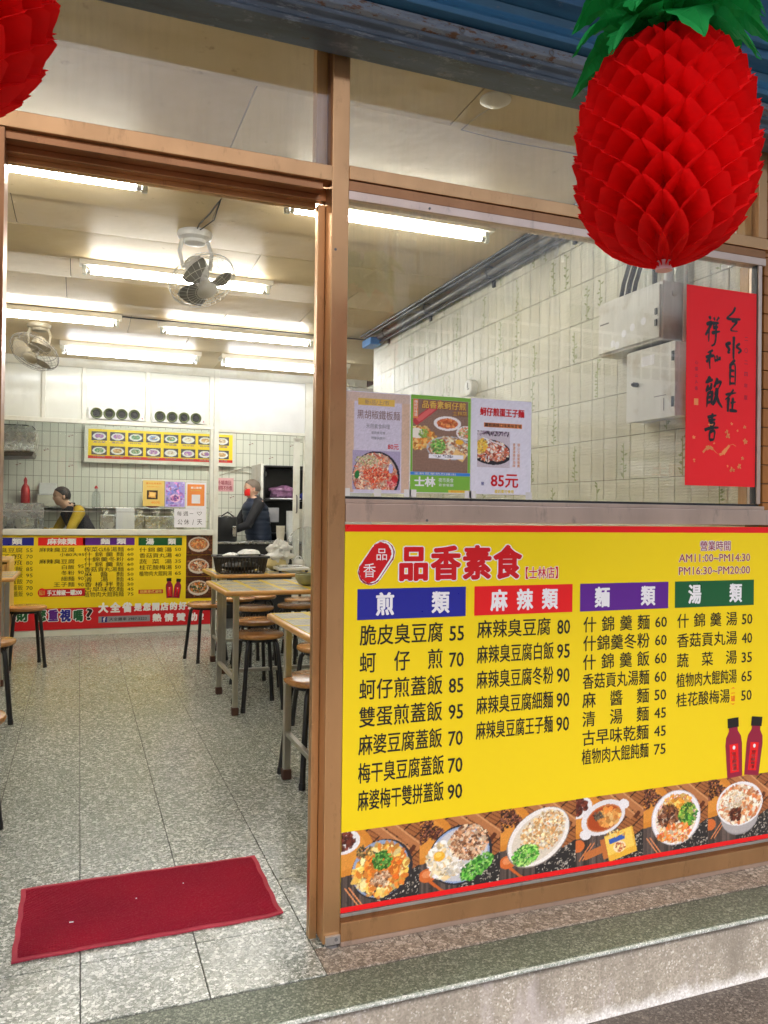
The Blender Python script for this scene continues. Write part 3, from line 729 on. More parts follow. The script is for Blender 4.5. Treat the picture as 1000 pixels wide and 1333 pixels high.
text('營業時間', 'ink_maroon', (1.316, 1.452, 1.104, 1.140), Y0, sg, .015, None, 'opening_hours', 'ink_white', .05)
text('AM11:00~PM14:30', 'ink_maroon', (1.228, 1.537, 1.068, 1.094), Y0, sg, .015, None, 'opening_hours', 'ink_white', .05)
text('PM16:30~PM20:00', 'ink_maroon', (1.228, 1.537, 1.025, 1.051), Y0, sg, .015, None, 'opening_hours', 'ink_white', .05)

def bottle_print(x, z, h, lean, y, par):
    def T(px_, pz_): return (x+px_*math.cos(lean)+pz_*math.sin(lean), y, z+pz_*math.cos(lean)-px_*math.sin(lean))
    prof = [(-.17, 0), (-.18, .3), (-.19, .55), (-.17, .68), (-.10, .78), (-.10, .84), (.10, .84), (.10, .78), (.17, .68), (.19, .55), (.18, .3), (.17, 0)]
    b = MB().add([T(a*h*.95, c*h) for a, c in prof], [tuple(range(len(prof)))]).build('bottle_print', 'ink_maroon', par)
    q = [(-.125, .84), (.125, .84), (.125, 1), (-.125, 1)]
    MB().add([(T(a*h*.95, c*h)[0], y-.0002, T(a*h*.95, c*h)[2]) for a, c in q], [(0, 1, 2, 3)]).build('cap', 'ink_black', b)
    q = [(-.10, .08), (.10, .08), (.10, .56), (-.10, .56)]
    MB().add([(T(a*h*.95, c*h)[0], y-.0002, T(a*h*.95, c*h)[2]) for a, c in q], [(0, 1, 2, 3)]).build('bottle_label', 'sign_red', b)
    q = [(-.075, .10), (.075, .10), (.075, .42), (-.075, .42)]
    mb = MB()
    for k, ch in enumerate('桂花酸梅湯'): put_text(mb, ch, -.05*h, .05*h, (.37-.065*k)*h, (.43-.065*k)*h, y-.0005, .02)
    mb.v = [(T(a, c)[0], y-.0005, T(a, c)[2]) for a, _, c in mb.v]; mb.build('label_lettering', 'ink_white', b)
    MB().add([(T(.03*h*math.cos(t_)+.0*h, .5*h+.035*h*math.sin(t_))[0], y-.0005, T(.03*h*math.cos(t_), .5*h+.035*h*math.sin(t_))[2]) for t_ in np.linspace(0, 6.28, 12)[:-1]], [tuple(range(11))]).build('label_mark', 'ink_white', b)
bottle_print(1.478, .322, .205, -.05, Y0, sg); bottle_print(1.552, .322, .203, .12, Y0-.0006, sg)

# --- printed dish photographs
def table_bg(w_, h_, kind):
    p = Paint(w_, h_, (78, 68, 62))
    for i in range(34):
        x = i/34+.01; s_ = RNG.uniform(.6, 1.35); p.put((abs(p.X-x) < .013).astype(float), tuple(v*s_ for v in (86, 74, 68)), .9)
    p.confetti(np.ones((h_, w_)), 60, .002, .004, [(120, 108, 98), (40, 32, 28)], 12)
    # bamboo mat, rolled, across the upper right
    m = ((p.X*p.asp*.62-p.Y) > -.08*p.asp+(-.02)).astype(float)*(p.X > .28)
    t_ = (p.X*p.asp*.80+p.Y*1.0)
    p.put(m, (166, 104, 58), 1)
    st = (np.sin((p.Y*.83-p.X*p.asp*.55)*120) > .55).astype(float)*m; p.put(st, (104, 52, 26), .8)
    st = (np.sin(t_*26) > .93).astype(float)*m; p.put(st, (52, 26, 14), .9)
    for k in range(2): p.rect(.60+.17*k, .16-.02*k, .34, .055, (186, 122, 74), .70, .95); p.rect(.63+.17*k, .13-.02*k, .34, .012, (222, 166, 112), .70, .7)
    p.rect(.90, .36, .03, .06, (92, 44, 22), .7)
    # wooden tray and dark cloth with white brush marks
    p.ell(.02, .25, .42, .34, (214, 138, 50)); p.ell(.0, .24, .34, .27, (228, 156, 66), 0, .7)
    for k in range(5): p.ell(.02, .25, .40-.06*k, .32-.05*k, (196, 116, 36), 0, .0)
    m = ((p.X*p.asp*.5+p.Y) > .98+.28*p.asp*.5).astype(float)*(p.X > .45)
    p.put(m, (42, 40, 40)); p.confetti(m, 46, .006, .013, [(204, 198, 184), (176, 168, 150)], 2.3)
    if kind in (0, 3): p.ell(.02, .13, .24, .17, (236, 234, 232)); p.confetti(p.mell(.0, .12, .19, .13), 60, .02, .035, [(104, 44, 30), (72, 26, 18), (130, 62, 44)], 1.1)
    else: p.confetti(p.mell(.08, .10, .13, .11)+p.mell(.02, .22, .10, .10)+p.mell(.20, .20, .10, .09), 210, .008, .02, [(60, 26, 20), (96, 44, 32), (26, 12, 10), (150, 96, 76)], 1.5)
    if kind in (1, 2): p.ell(.10, .76, .115, .095, (214, 112, 52)); p.ell(.09, .74, .06, .05, (240, 160, 104), 0, .7); p.rect(.23, .95, .17, .018, (206, 104, 46), .75)
    if kind in (0, 4): p.rect(.14, .88, .17, .008, (228, 150, 96), .95); p.rect(.19, .88, .17, .008, (228, 150, 96), .95)
    if kind in (3, 5): p.rect(.14, .80, .15, .008, (220, 140, 86), -.9); p.rect(.19, .80, .15, .008, (220, 140, 86), -.9); p.ell(.04, .70, .10, .09, (214, 112, 52))
    return p
def dish(kind):
    p = table_bg(120, 108, kind); a = p.asp
    if kind == 0:
        p.ell(.52, .57, .43, .40, (44, 42, 48), -.2); p.ell(.50, .56, .40, .38, (150, 168, 196), -.2); p.ell(.52, .58, .37, .35, (60, 54, 52), -.2)
        g_ = p.mell(.50, .57, .38, .35, -.2); p.confetti(g_, 260, .02, .05, [(246, 196, 88), (238, 160, 60), (250, 214, 120), (226, 130, 46), (252, 230, 160)])
        p.confetti(p.mell(.52, .57, .26, .22), 120, .02, .045, [(232, 126, 40), (240, 150, 60), (214, 104, 32)])
        p.confetti(p.mell(.50, .70, .14, .10), 70, .012, .025, [(166, 116, 80), (206, 160, 120), (120, 78, 50), (236, 206, 170)])
        p.confetti(p.mell(.52, .45, .14, .12), 130, .010, .022, [(50, 122, 40), (88, 160, 60), (24, 84, 26), (130, 190, 90)])
        p.confetti(p.mell(.30, .30, .12, .08), 40, .01, .02, [(70, 60, 40), (180, 150, 90), (110, 96, 60)])
    if kind == 1:
        p.ell(.50, .54, .44, .41, (36, 38, 46), -.35); p.ell(.49, .54, .41, .385, (150, 172, 208), -.35); p.ell(.49, .54, .385, .36, (206, 206, 208), -.35)
        p.confetti(p.mell(.30, .58, .22, .26), 200, .02, .04, [(250, 240, 214), (244, 226, 180), (255, 250, 236), (236, 208, 150)]); p.ell(.24, .52, .075, .07, (246, 186, 56)); p.ell(.23, .50, .04, .035, (252, 214, 100))
        p.confetti(p.mell(.60, .38, .26, .24), 300, .012, .028, [(206, 150, 104), (168, 108, 68), (232, 190, 150), (112, 66, 40), (240, 214, 180)])
        p.confetti(p.mell(.44, .72, .13, .08), 60, .02, .03, [(244, 240, 226), (226, 216, 190)])
        p.confetti(p.mell(.70, .74, .25, .12, -.55), 200, .012, .026, [(60, 150, 44), (30, 104, 30), (110, 190, 74), (160, 214, 110)])
    if kind == 2:
        p.ell(.50, .47, .50, .37, (150, 140, 130), -.62); p.ell(.50, .465, .485, .36, (244, 240, 232), -.62); p.ell(.50, .47, .43, .30, (226, 216, 196), -.62)
        p.confetti(p.mell(.56, .40, .36, .26, -.62), 330, .016, .032, [(238, 200, 140), (222, 172, 106), (248, 226, 180), (206, 150, 88), (250, 238, 214)], 1.1)
        p.confetti(p.mell(.33, .70, .19, .14, -.2), 200, .012, .026, [(70, 160, 50), (34, 116, 34), (126, 200, 84), (180, 222, 120)])
    if kind == 3:
        p.ell(.40, .33, .36, .25, (232, 230, 230), -.25); p.ell(.14, .55, .09, .07, (238, 236, 236), .4); p.ell(.70, .17, .09, .07, (238, 236, 236), .4); p.ell(.41, .34, .29, .19, (206, 130, 80), -.25); p.ell(.41, .34, .27, .17, (176, 74, 30), -.25)
        p.confetti(p.mell(.48, .33, .19, .13), 60, .03, .05, [(236, 166, 84), (226, 140, 60), (246, 196, 120)], 1.2); p.confetti(p.mell(.32, .30, .08, .06), 30, .012, .02, [(70, 56, 44), (110, 100, 84)])
        p.rect(.30, .82, .20, .055, (196, 116, 60), -.25); p.rect(.42, .80, .045, .15, (196, 116, 60), -.2)
        p.rect(.66, .76, .235, .20, (238, 184, 62), -.22); p.rect(.64, .72, .22, .15, (250, 212, 96), -.22)
        p.rect(.60, .68, .13, .038, (56, 96, 178), -.22); p.ell(.64, .80, .10, .085, (250, 232, 190)); p.confetti(p.mell(.64, .80, .09, .07), 26, .01, .02, [(226, 150, 80), (246, 214, 150), (200, 90, 50)])
        p.confetti(p.mell(.60, .60, .16, .05), 20, .01, .02, [(232, 160, 40), (252, 230, 150)])
    if kind == 4:
        p.ell(.50, .50, .42, .42, (206, 200, 200)); p.ell(.50, .50, .405, .405, (244, 242, 244)); p.ell(.50, .51, .35, .35, (238, 224, 200))
        p.confetti(p.mell(.52, .29, .24, .13), 80, .02, .04, [(242, 176, 66), (250, 204, 110), (228, 150, 40)])
        p.confetti(p.mell(.38, .47, .19, .18), 190, .010, .020, [(96, 50, 28), (140, 84, 52), (60, 28, 16), (176, 120, 84)], 2.6)
        p.confetti(p.mell(.68, .48, .15, .18), 150, .016, .034, [(60, 140, 44), (120, 190, 66), (30, 92, 30), (196, 220, 90)])
        p.confetti(p.mell(.48, .74, .28, .13), 130, .02, .04, [(244, 140, 50), (236, 110, 36), (250, 190, 110), (252, 226, 190)])
        p.confetti(p.mell(.5, .5, .34, .34)*(1-p.mell(.5, .5, .29, .29)), 60, .008, .014, [(252, 246, 230), (240, 190, 120), (232, 130, 150)])
    if kind == 5:
        p.ell(.52, .66, .33, .27, (150, 146, 144)); p.ell(.52, .62, .345, .29, (178, 174, 172)); p.ell(.52, .44, .42, .345, (240, 238, 238)); p.ell(.52, .45, .38, .305, (226, 190, 150))
        p.confetti(p.mell(.52, .45, .37, .295), 240, .02, .042, [(236, 170, 110), (222, 140, 76), (248, 224, 190), (250, 238, 214), (206, 110, 56)])
        p.confetti(p.mell(.42, .36, .20, .14), 90, .012, .02, [(250, 240, 220), (240, 214, 170)], 3); p.confetti(p.mell(.45, .60, .12, .09), 40, .01, .03, [(70, 30, 20), (110, 50, 30)])
    p.grain(.07); return p
edges = [.0508, .292, .560, .831, 1.093, 1.362, 1.632]
for k in range(6):
    print_photo('dish_photo', dish(k), (edges[k], edges[k+1], .1064, .318+.001*k), -.0003, sg)

# ================================================================== POSTERS ON THE WINDOW
def sheet(name, label, b, y, m, cat='poster', group=None, curl=.002):
    t_ = thing(name, label, cat, ((b[0]+b[1])/2, y, b[2]), group)
    x0, x1, z0, z1 = b; mb = MB(); n = 6
    vs = [(x0+(x1-x0)*i/n, y, z0+(z1-z0)*j/n) for j in range(n+1) for i in range(n+1)]
    vb = [(q[0], y+.0012, q[2]) for q in vs]
    fs = [(j*(n+1)+i, j*(n+1)+i+1, (j+1)*(n+1)+i+1, (j+1)*(n+1)+i) for j in range(n) for i in range(n)]
    mb.add(vs, fs); mb.add(vb, fs); mb.build('sheet', m, t_); return t_
YP = .0085
# pepper noodle poster
ps = sheet('price_poster', 'lilac price poster with a big noodle dish and the price 80, nearest the door post', (.050, .249, 1.277, 1.567), YP, 'paper_lilac')
p = Paint(60, 84, (214, 208, 224)); p.put((p.X < .13).astype(float)+(p.X > .87)*1.0, (216, 186, 160)); p.put((p.Y < .10).astype(float), (212, 190, 176)); p.grain(.05)
print_photo('printed_border', p, (.0515, .2475, 1.279, 1.565), YP-.0004, ps)
box('title_band', 'ink_gold', (.088, .200, YP-.0008, YP-.0005, 1.5285, 1.5485), ps, 0)
text('新/品/上/市', 'ink_brown', (.108, .182, 1.531, 1.545), YP-.0012, ps, 0)
text('黑胡椒鐵板麵', 'ink_brown', (.084, .218, 1.488, 1.516), YP-.0012, ps, 0, None, 'poster_title')
text('天然素食料理', 'ink_grey', (.112, .186, 1.462, 1.477), YP-.0012, ps, 0)
text('蛋奶素可食', 'ink_grey', (.128, .172, 1.446, 1.455), YP-.0012, ps, 0); text('限量供應中', 'ink_grey', (.128, .172, 1.431, 1.440), YP-.0012, ps, 0)
text('80元', 'ink_red', (.180, .214, 1.404, 1.420), YP-.0012, ps, .02, None, 'price')
p = Paint(96, 76, (176, 166, 196)); p.ell(.5, .66, .62, .64, (40, 38, 48), -.1); p.ell(.48, .66, .58, .60, (196, 170, 160), -.1)
m_ = p.mell(.48, .66, .57, .58, -.1)
p.confetti(m_, 420, .012, .03, [(232, 150, 110), (214, 110, 80), (240, 196, 160), (196, 84, 60), (246, 222, 190)], 3)
p.confetti(p.mell(.3, .25, .3, .12), 90, .012, .025, [(206, 200, 150), (176, 180, 120), (226, 210, 190)]); p.confetti(p.mell(.5, .62, .34, .2), 160, .012, .024, [(226, 80, 50), (240, 110, 60), (206, 60, 40), (246, 170, 130)], 2.4)
p.ell(.10, .62, .06, .11, (40, 124, 60), .2); p.ell(.88, .72, .09, .10, (206, 46, 44)); p.confetti(p.mell(.82, .84, .14, .1), 40, .014, .03, [(236, 120, 120), (246, 180, 170), (214, 60, 70)])
p.ell(.80, .45, .06, .12, (190, 190, 230)); p.grain(.08); print_photo('dish_photo', p, (.073, .219, 1.287, 1.399), YP-.0008, ps)
# green framed poster
ps = sheet('festival_poster', 'green bordered food poster with several bowls between the two lilac posters', (.2510, .447, 1.281, 1.569), YP, 'paper_white')
p = Paint(96, 140, (146, 116, 98)); p.grain(.1)
p.rect(.24, .20, .20, .045, (196, 70, 74), -.75); p.rect(.30, .16, .20, .03, (226, 110, 104), -.75)
p.ell(.62, .32, .17, .10, (244, 238, 236)); p.ell(.62, .32, .13, .07, (222, 124, 74)); p.confetti(p.mell(.62, .32, .12, .06), 40, .008, .02, [(240, 160, 90), (206, 96, 50)])
p.ell(.97, .44, .13, .10, (244, 238, 236)); p.confetti(p.mell(.97, .44, .10, .075), 60, .008, .015, [(226, 130, 90), (150, 180, 90), (240, 200, 160)])
p.confetti(p.mell(.08, .53, .22, .15), 200, .012, .026, [(232, 150, 64), (240, 180, 90), (214, 124, 50), (250, 214, 140)]); p.ell(.07, .47, .09, .07, (246, 240, 226)); p.confetti(p.mell(.20, .47, .06, .06), 50, .006, .012, [(120, 170, 70), (170, 200, 100)])
p.ell(.66, .66, .28, .165, (190, 196, 200)); p.confetti(p.mell(.66, .66, .26, .15), 240, .010, .022, [(236, 206, 160), (206, 140, 90), (248, 230, 200), (180, 110, 70)])
p.confetti(p.mell(.45, .64, .09, .10), 80, .008, .016, [(120, 190, 80), (80, 150, 60), (180, 220, 120)]); p.ell(.84, .57, .05, .035, (248, 190, 60)); p.rect(.84, .76, .08, .055, (244, 204, 130), .5); p.confetti(p.mell(.84, .76, .04, .03), 14, .004, .008, [(60, 40, 30)])
p.rect(.60, .778, .215, .030, (246, 244, 248)); p.confetti(((abs(p.X-.55) < .18)*(abs(p.Y-.778) < .018)).astype(float), 30, .002, .004, [(60, 60, 80)], 4)
p.put((p.Y > .80).astype(float)*0, (0, 0, 0))
print_photo('food_collage', p, (.258, .438, 1.343, 1.557), YP-.0006, ps)
g_ = 'sign_green'
mat('poster_green', (.22, .50, .06), .35, var=.05); mat('poster_blue', (.06, .26, .70), .35, var=.05); mat('poster_yellow', (.85, .66, .08), .35, var=.05); mat('poster_orange', (.85, .28, .08), .35, var=.05)
for b in ((.2515, .4465, 1.5575, 1.5685), (.2515, .2575, 1.343, 1.557), (.4385, .4465, 1.343, 1.557), (.2515, .4465, 1.283, 1.333)): box('border', 'poster_green', (b[0], b[1], YP-.0006, YP-.0002, b[2], b[3]), ps, 0)
box('stripe', 'poster_blue', (.2515, .4465, YP-.0008, YP-.0002, 1.3335, 1.3425), ps, 0)
box('corner_band', 'poster_yellow', (.375, .4465, YP-.0009, YP-.0007, 1.283, 1.291), ps, 0)
box('tag', 'poster_orange', (.2585, .274, YP-.0012, YP-.0008, 1.50, 1.556), ps, 0)
text('品香素蚵仔煎', 'ink_gold', (.285, .430, 1.530, 1.554), YP-.002, ps, .03, None, 'poster_title', 'ink_maroon', .05)
text('士林店', 'ink_gold', (.385, .434, 1.513, 1.528), YP-.002, ps, .02, None, 'poster_title', 'ink_maroon', .04)
mb = MB()
for k, ch in enumerate('傳統好味道'): put_text(mb, ch, .2605, .2725, 1.545-.0095*k-.002, 1.555-.0095*k-.002, YP-.0016, 0)
mb.build('lettering', 'ink_white', ps)
text('士林', 'ink_white', (.264, .332, 1.299, 1.329), YP-.0012, ps, .05, None, 'lettering')
text('夜市美食', 'ink_white', (.342, .392, 1.313, 1.327), YP-.0012, ps, 0); text('素食餐廳', 'ink_white', (.342, .392, 1.301, 1.310), YP-.0012, ps, 0)
text('全新菜單熱烈推出', 'ink_white', (.262, .40, 1.3345, 1.3415), YP-.0012, ps, 0); text('歡迎外帶內用', 'ink_orange', (.382, .442, 1.2835, 1.2905), YP-.0014, ps, 0)
# king noodle poster
ps = sheet('price_poster', 'white price poster with a hot plate dish and large red price 85', (.449, .658, 1.281, 1.571), YP, 'paper_white')
p = Paint(40, 56, (232, 230, 240)); p.grain(.03); print_photo('printed_sheet', p, (.4505, .6565, 1.2825, 1.5695), YP-.0004, ps)
text('蚵仔煎蛋王子麵', 'ink_red', (.478, .632, 1.519, 1.545), YP-.0012, ps, .04, None, 'poster_title')
box('title_band', 'gold_print', (.492, .624, YP-.0009, YP-.0006, 1.4855, 1.4990), ps, 0); text('鐵板鍋燒口味美味登場', 'ink_black', (.494, .622, 1.486, 1.4985), YP-.0013, ps, .02)
p = Paint(80, 84, (210, 200, 206)); p.ell(.42, .58, .60, .34, (38, 34, 38), .1); m_ = p.mell(.40, .54, .54, .28, .1)
p.confetti(m_, 300, .015, .04, [(214, 100, 60), (236, 160, 120), (190, 70, 40), (248, 220, 200), (246, 236, 226)], 2); p.confetti(p.mell(.12, .42, .16, .2), 60, .02, .04, [(244, 190, 60), (250, 210, 100)])
p.rect(.5, .30, .35, .012, (240, 238, 240), .35); p.confetti(((p.Y < .13)*(p.X < .95)).astype(float), 50, .01, .03, [(40, 26, 40), (150, 130, 150), (90, 60, 80)], 2); p.grain(.08)
print_photo('dish_photo', p, (.470, .582, 1.363, 1.474), YP-.0008, ps)
mb = MB()
for k, ch in enumerate('香濃湯頭好滋味'): put_text(mb, ch, .592, .602, 1.430-.0108*k, 1.440-.0108*k, YP-.0012, 0)
for k, ch in enumerate('暖心又暖胃推薦'): put_text(mb, ch, .608, .618, 1.430-.0108*k, 1.440-.0108*k, YP-.0012, 0)
mb.build('lettering', 'ink_orange', ps)
text('85元', 'ink_red', (.518, .612, 1.303, 1.343), YP-.0012, ps, .03, None, 'price'); text('限', 'ink_navy', (.484, .495, 1.307, 1.319), YP-.0012, ps, .02); text('蛋奶素可食用', 'poster_yellow', (.530, .598, 1.285, 1.296), YP-.0012, ps, .03)
tp = MB()
for a in (.055, .15, .243, .26, .44, .455, .65): tp.box(a-.011, a+.011, YP-.0018, YP-.0015, 1.268, 1.290)
tag(tp.build('sticky_tape', 'tape'), 'row of clear tape pieces holding the posters above the window rail', 'tape')

#  with brush lettering
cp = sheet('spring_banner', 'red vertical paper banner with black brush lettering at the right of the window', (1.256, 1.5625, 1.327, 2.006), .006, 'couplet_red', 'banner')
YC = .0052
BR = {
 '全': [[(.64, 1), (.50, .78), (.10, .52)], [(.10, .54), (.40, .50), (.98, .54)], [(.42, .42), (.74, .42), (.52, .22), (.38, .06), (.80, .05)]],
 '水': [[(.52, 1), (.50, .5), (.50, 0)], [(.34, .70), (.06, .60), (.24, .42), (.16, .28), (.30, .26)], [(.90, .72), (.70, .56), (.96, .42), (.78, .28)]],
 '自': [[(.72, 1), (.30, .84)], [(.30, .86), (.28, .4), (.26, 0)], [(.30, .78), (.70, .80), (.72, .02)], [(.32, .58), (.66, .58)], [(.32, .36), (.66, .35)], [(.28, .08), (.70, .10)]],
 '在': [[(.70, 1), (.42, .72), (.08, .52)], [(.10, .74), (.90, .86)], [(.34, .64), (.30, .3), (.28, 0)], [(.48, .40), (.88, .46)], [(.66, .64), (.60, .10)], [(.40, .08), (.98, .06)]],
 '祥': [[(.26, 1), (.34, .88)], [(.06, .70), (.40, .78), (.22, .55), (.0, .34)], [(.24, .58), (.22, .12)], [(.56, .97), (.64, .86)], [(.92, 1), (.74, .86)], [(.46, .76), (.92, .80)], [(.50, .62), (.86, .66)], [(.42, .44), (1, .52)], [(.72, .80), (.70, .30), (.62, .08), (.40, 0)]],
 '和': [[(.50, 1), (.12, .84)], [(.0, .60), (.60, .74)], [(.34, .92), (.26, .50), (.30, 0)], [(.30, .62), (.04, .34)], [(.60, .70), (.66, .38)], [(.76, .76), (.80, .42)], [(.60, .46), (.98, .58)], [(.94, .70), (.96, .50)]],
 '歡': [[(.36, 1), (.06, .78)], [(.12, .82), (.50, .92)], [(.22, .74), (.10, .50)], [(.42, .80), (.34, .54)], [(.10, .56), (.46, .66)], [(.22, .50), (.14, .0)], [(.20, .46), (.52, .54)], [(.20, .32), (.46, .38)], [(.18, .16), (.46, .22)], [(.46, .52), (.40, .10)], [(.76, .98), (.56, .66)], [(.64, .80), (.96, .86), (.80, .62)], [(.74, .66), (.66, .34), (.48, .08)], [(.68, .44), (.82, .22), (1.06, .02)]],
 '喜': [[(.20, .84), (.84, .94)], [(.56, 1), (.48, .70)], [(.26, .72), (.78, .78)], [(.34, .64), (.68, .66), (.60, .54), (.36, .54)], [(.0, .38), (.40, .46), (1, .50)], [(.36, .34), (.34, .02)], [(.36, .32), (.70, .36), (.64, .04)], [(.36, .04), (.66, .06)]]}
rb = random.Random(3)
def brush(ch, b, wd=.135):
    mb = MB(); x0, x1, z0, z1 = b; sx, sz_ = x1-x0, z1-z0
    for n_, st_ in enumerate(BR[ch]):
        pts = [Vector((x0+a*sx, z0+c_*sz_)) for a, c_ in st_]; P_ = []
        for i in range(len(pts)-1):
            p0, p1, p2, p3 = pts[max(0, i-1)], pts[i], pts[i+1], pts[min(len(pts)-1, i+2)]
            for q in range(7):
                u = q/7; P_.append(.5*((2*p1)+(p2-p0)*u+(2*p0-5*p1+4*p2-p3)*u*u+(3*p1-p0-3*p2+p3)*u**3))
        P_.append(pts[-1]); m = len(P_); W0 = wd*.5*(sx+sz_)*.62*rb.uniform(.62, 1.15); vs = []; e_ = rb.uniform(.25, .8)
        for i, q in enumerate(P_):
            d = (P_[min(m-1, i+1)]-P_[max(0, i-1)]).normalized(); nn = Vector((-d.y, d.x)); u = i/(m-1)
            w2 = W0*(min(1, .55+u*6))*(1-(1-e_)*u**1.6)*rb.uniform(.86, 1.12)
            if i == m-1: w2 *= .35
            y = YC-.00006*n_; vs += [(q.x+nn.x*w2, y, q.y+nn.y*w2), (q.x-nn.x*w2*rb.uniform(.8, 1.1), y, q.y-nn.y*w2)]
        mb.add(vs, [(2*i, 2*i+1, 2*i+3, 2*i+2) for i in range(m-1)])
    return mb.build('brush_character', 'ink_black', cp)
for s_, b in (('全', (1.420, 1.492, 1.862, 1.950)), ('水', (1.424, 1.496, 1.768, 1.848)), ('自', (1.432, 1.482, 1.676, 1.766)), ('在', (1.420, 1.480, 1.584, 1.664)),
              ('祥', (1.336, 1.400, 1.806, 1.908)), ('和', (1.338, 1.402, 1.726, 1.792)), ('歡', (1.334, 1.408, 1.594, 1.700)), ('喜', (1.336, 1.398, 1.480, 1.576))): brush(s_, b)
mb = MB()
for k, ch in enumerate('二〇二四年度'): put_text(mb, ch, 1.508, 1.526, 1.835-.041*k, 1.853-.041*k, YC, .0)
for k, ch in enumerate('心雲山人書'): put_text(mb, ch, 1.292, 1.306, 1.738-.022*k, 1.752-.022*k, YC, .0, rot=.2)
mb.build('small_writing', 'ink_maroon', cp)
box('seal_stamp', 'gold_print', (1.290, 1.308, YC-.0002, YC+.0003, 1.600, 1.622), cp, 0)
mb = MB(); rr = random.Random(5)
for k in range(15):
    cx_ = 1.29+rr.random()*.24; cz_ = 1.375+rr.random()*.17; r0_ = rr.uniform(.005, .013)
    for a in range(5): an = a*1.2566+rr.random(); mb.add([(cx_+r0_*math.cos(an), YC, cz_+r0_*math.sin(an)), (cx_+.6*r0_*math.cos(an+.6), YC, cz_+.6*r0_*math.sin(an+.6)), (cx_, YC, cz_), (cx_+.6*r0_*math.cos(an-.6), YC, cz_+.6*r0_*math.sin(an-.6))], [(0, 1, 2, 3)])
def dragon(pts, w0):
    L = [Vector((a, 0, b)) for a, b in pts]; n = len(L)
    for i in range(n-1):
        d = (L[i+1]-L[i]).normalized(); nn = Vector((-d.z, 0, d.x))*w0*(.5+.5*math.sin(i*1.3)); mb.add([tuple((L[i]+nn)[j] if j != 1 else YC-.0002 for j in range(3)), tuple((L[i+1]+nn*.8)[j] if j != 1 else YC-.0002 for j in range(3)), tuple((L[i+1]-nn*.8)[j] if j != 1 else YC-.0002 for j in range(3)), tuple((L[i]-nn)[j] if j != 1 else YC-.0002 for j in range(3))], [(0, 1, 2, 3)])
dragon([(1.33+.0145*i, 1.44+.016*math.sin(i*.9)+.002*i) for i in range(11)], .008)
mb.build('gold_blossoms', 'gold_print', cp)

# ================================================================== SHUTTER HOUSING AND ARCADE
sh = thing('roller_shutter_housing', 'rusty blue painted roller shutter housing running above the shopfront', 'shutter', (.4, -.12, 2.5))
MB().extr_x([(-.01, 2.530), (-.01, 2.502), (-.118, 2.500), (-.122, 2.512), (-.112, 2.520), (-.114, 2.532), (-.128, 2.540), (-.128, 2.552), (-.01, 2.552)], -3.4, 3.4).build('bottom_rail', 'grey_rail', sh, bevel=.0015, seg=1)
MB().extr_x([(-.01, 2.5525), (-.1275, 2.5525), (-.140, 2.560), (-.142, 2.585), (-.130, 2.592), (-.01, 2.592)], -3.4, 3.4).build('lip', 'rust_rail', sh, bevel=.0015, seg=1)
MB().extr_x([(-.01, 2.5925), (-.132, 2.5925), (-.165, 2.597), (-.168, 2.612), (-.156, 2.628), (-.150, 2.648), (-.166, 2.664), (-.02, 2.664)], -3.4, 3.4).build('cornice', 'blue_paint', sh, bevel=.002, seg=2)
MB().extr_x([(-.01, 2.6645), (-.150, 2.6645), (-.185, 2.672), (-.212, 2.678), (-.214, 2.706), (-.01, 2.706)], -3.4, 3.4).build('fascia_strip', 'blue_paint', sh, bevel=.0015, seg=1)
for k in range(7): box('fascia_panel', 'blue_paint', (-3.4+k*.98, -2.423+k*.98, -.236, -.01, 2.7065, 3.28), sh, .004)
for k in range(7): box('seam_strip', 'blue_paint', (-2.435+k*.98, -2.405+k*.98, -.241, -.2365, 2.7065, 3.28), sh, .001)
for a in (.33, .62, 1.1): MB().tube([(a+.008*math.cos(t_), -.1435, 2.572+.008*math.sin(t_)) for t_ in np.linspace(0, 6.28, 13)[:-1]], .0012, 6, closed=True).build('ring', 'pipe_grey', sh)

ar = MB().box(-14, 14, -2.9, -.0, 4.0, 4.2).build('arcade_ceiling', 'arcade_paint'); tag(ar, kind='structure')
up = MB().box(-14, 14, -2.95, -2.7, 4.2, 9).box(-14, -3.41, -.01, .3, -.2, 4.0).box(3.41, 14, -.01, .3, -.2, 4.0).box(-3.41, 3.41, .12, .3, 2.72, 4.0).box(-3.41,3.41,-.01,.12,3.281,4.0).build('shop_building', 'arcade_paint')
tag(up, kind='structure')
for x in (-4.2, 4.6):
    c_ = thing('arcade_column', 'square tiled arcade column %s of the shop' % ('left' if x < 0 else 'right'), 'column', (x, -2.75, -.2))
    box('shaft', 'arcade_paint', (x-.22, x+.22, -2.95, -2.55, -.06, 4.0), c_, .01); box('base', 'brown_tile', (x-.24, x+.24, -2.97, -2.53, -.2, -.06), c_, .005)

# building over the street: seen only as reflections in the panes
ob = thing('building_opposite', 'pale building across the street with white balcony rails, mirrored in the window', 'building', (2, -12, -.3))
box('wall', 'far_wall', (-26, -5, -18, -12, -.3, 6.2), ob, 0); box('wall', 'far_wall', (17, 32, -18, -12, -.3, 6.2), ob, 0)
box('wall', 'far_pink', (-4.99, 4.99, -17, -12.2, -.3, 7.6), ob, 0); box('wall', 'far_wall', (5, 16.9, -17, -12.9, -.3, 8.0), ob, 0)
box('balcony_slab', 'ink_white', (5, 16.9, -12.9, -11.7, 3.2, 4.15), ob, 0); box('awning', 'white_panel', (5.2, 16, -12.8, -11.0, 2.55, 2.75), ob, 0)
for k in range(6): box('window', 'far_glass', (5.6+k*1.9, 6.8+k*1.9, -12.89, -12.8, 4.3, 5.9), ob, 0)
for k in range(4): box('window', 'far_glass', (-21+k*4, -19.4+k*4, -11.99, -11.9, 3, 4.6), ob, 0)
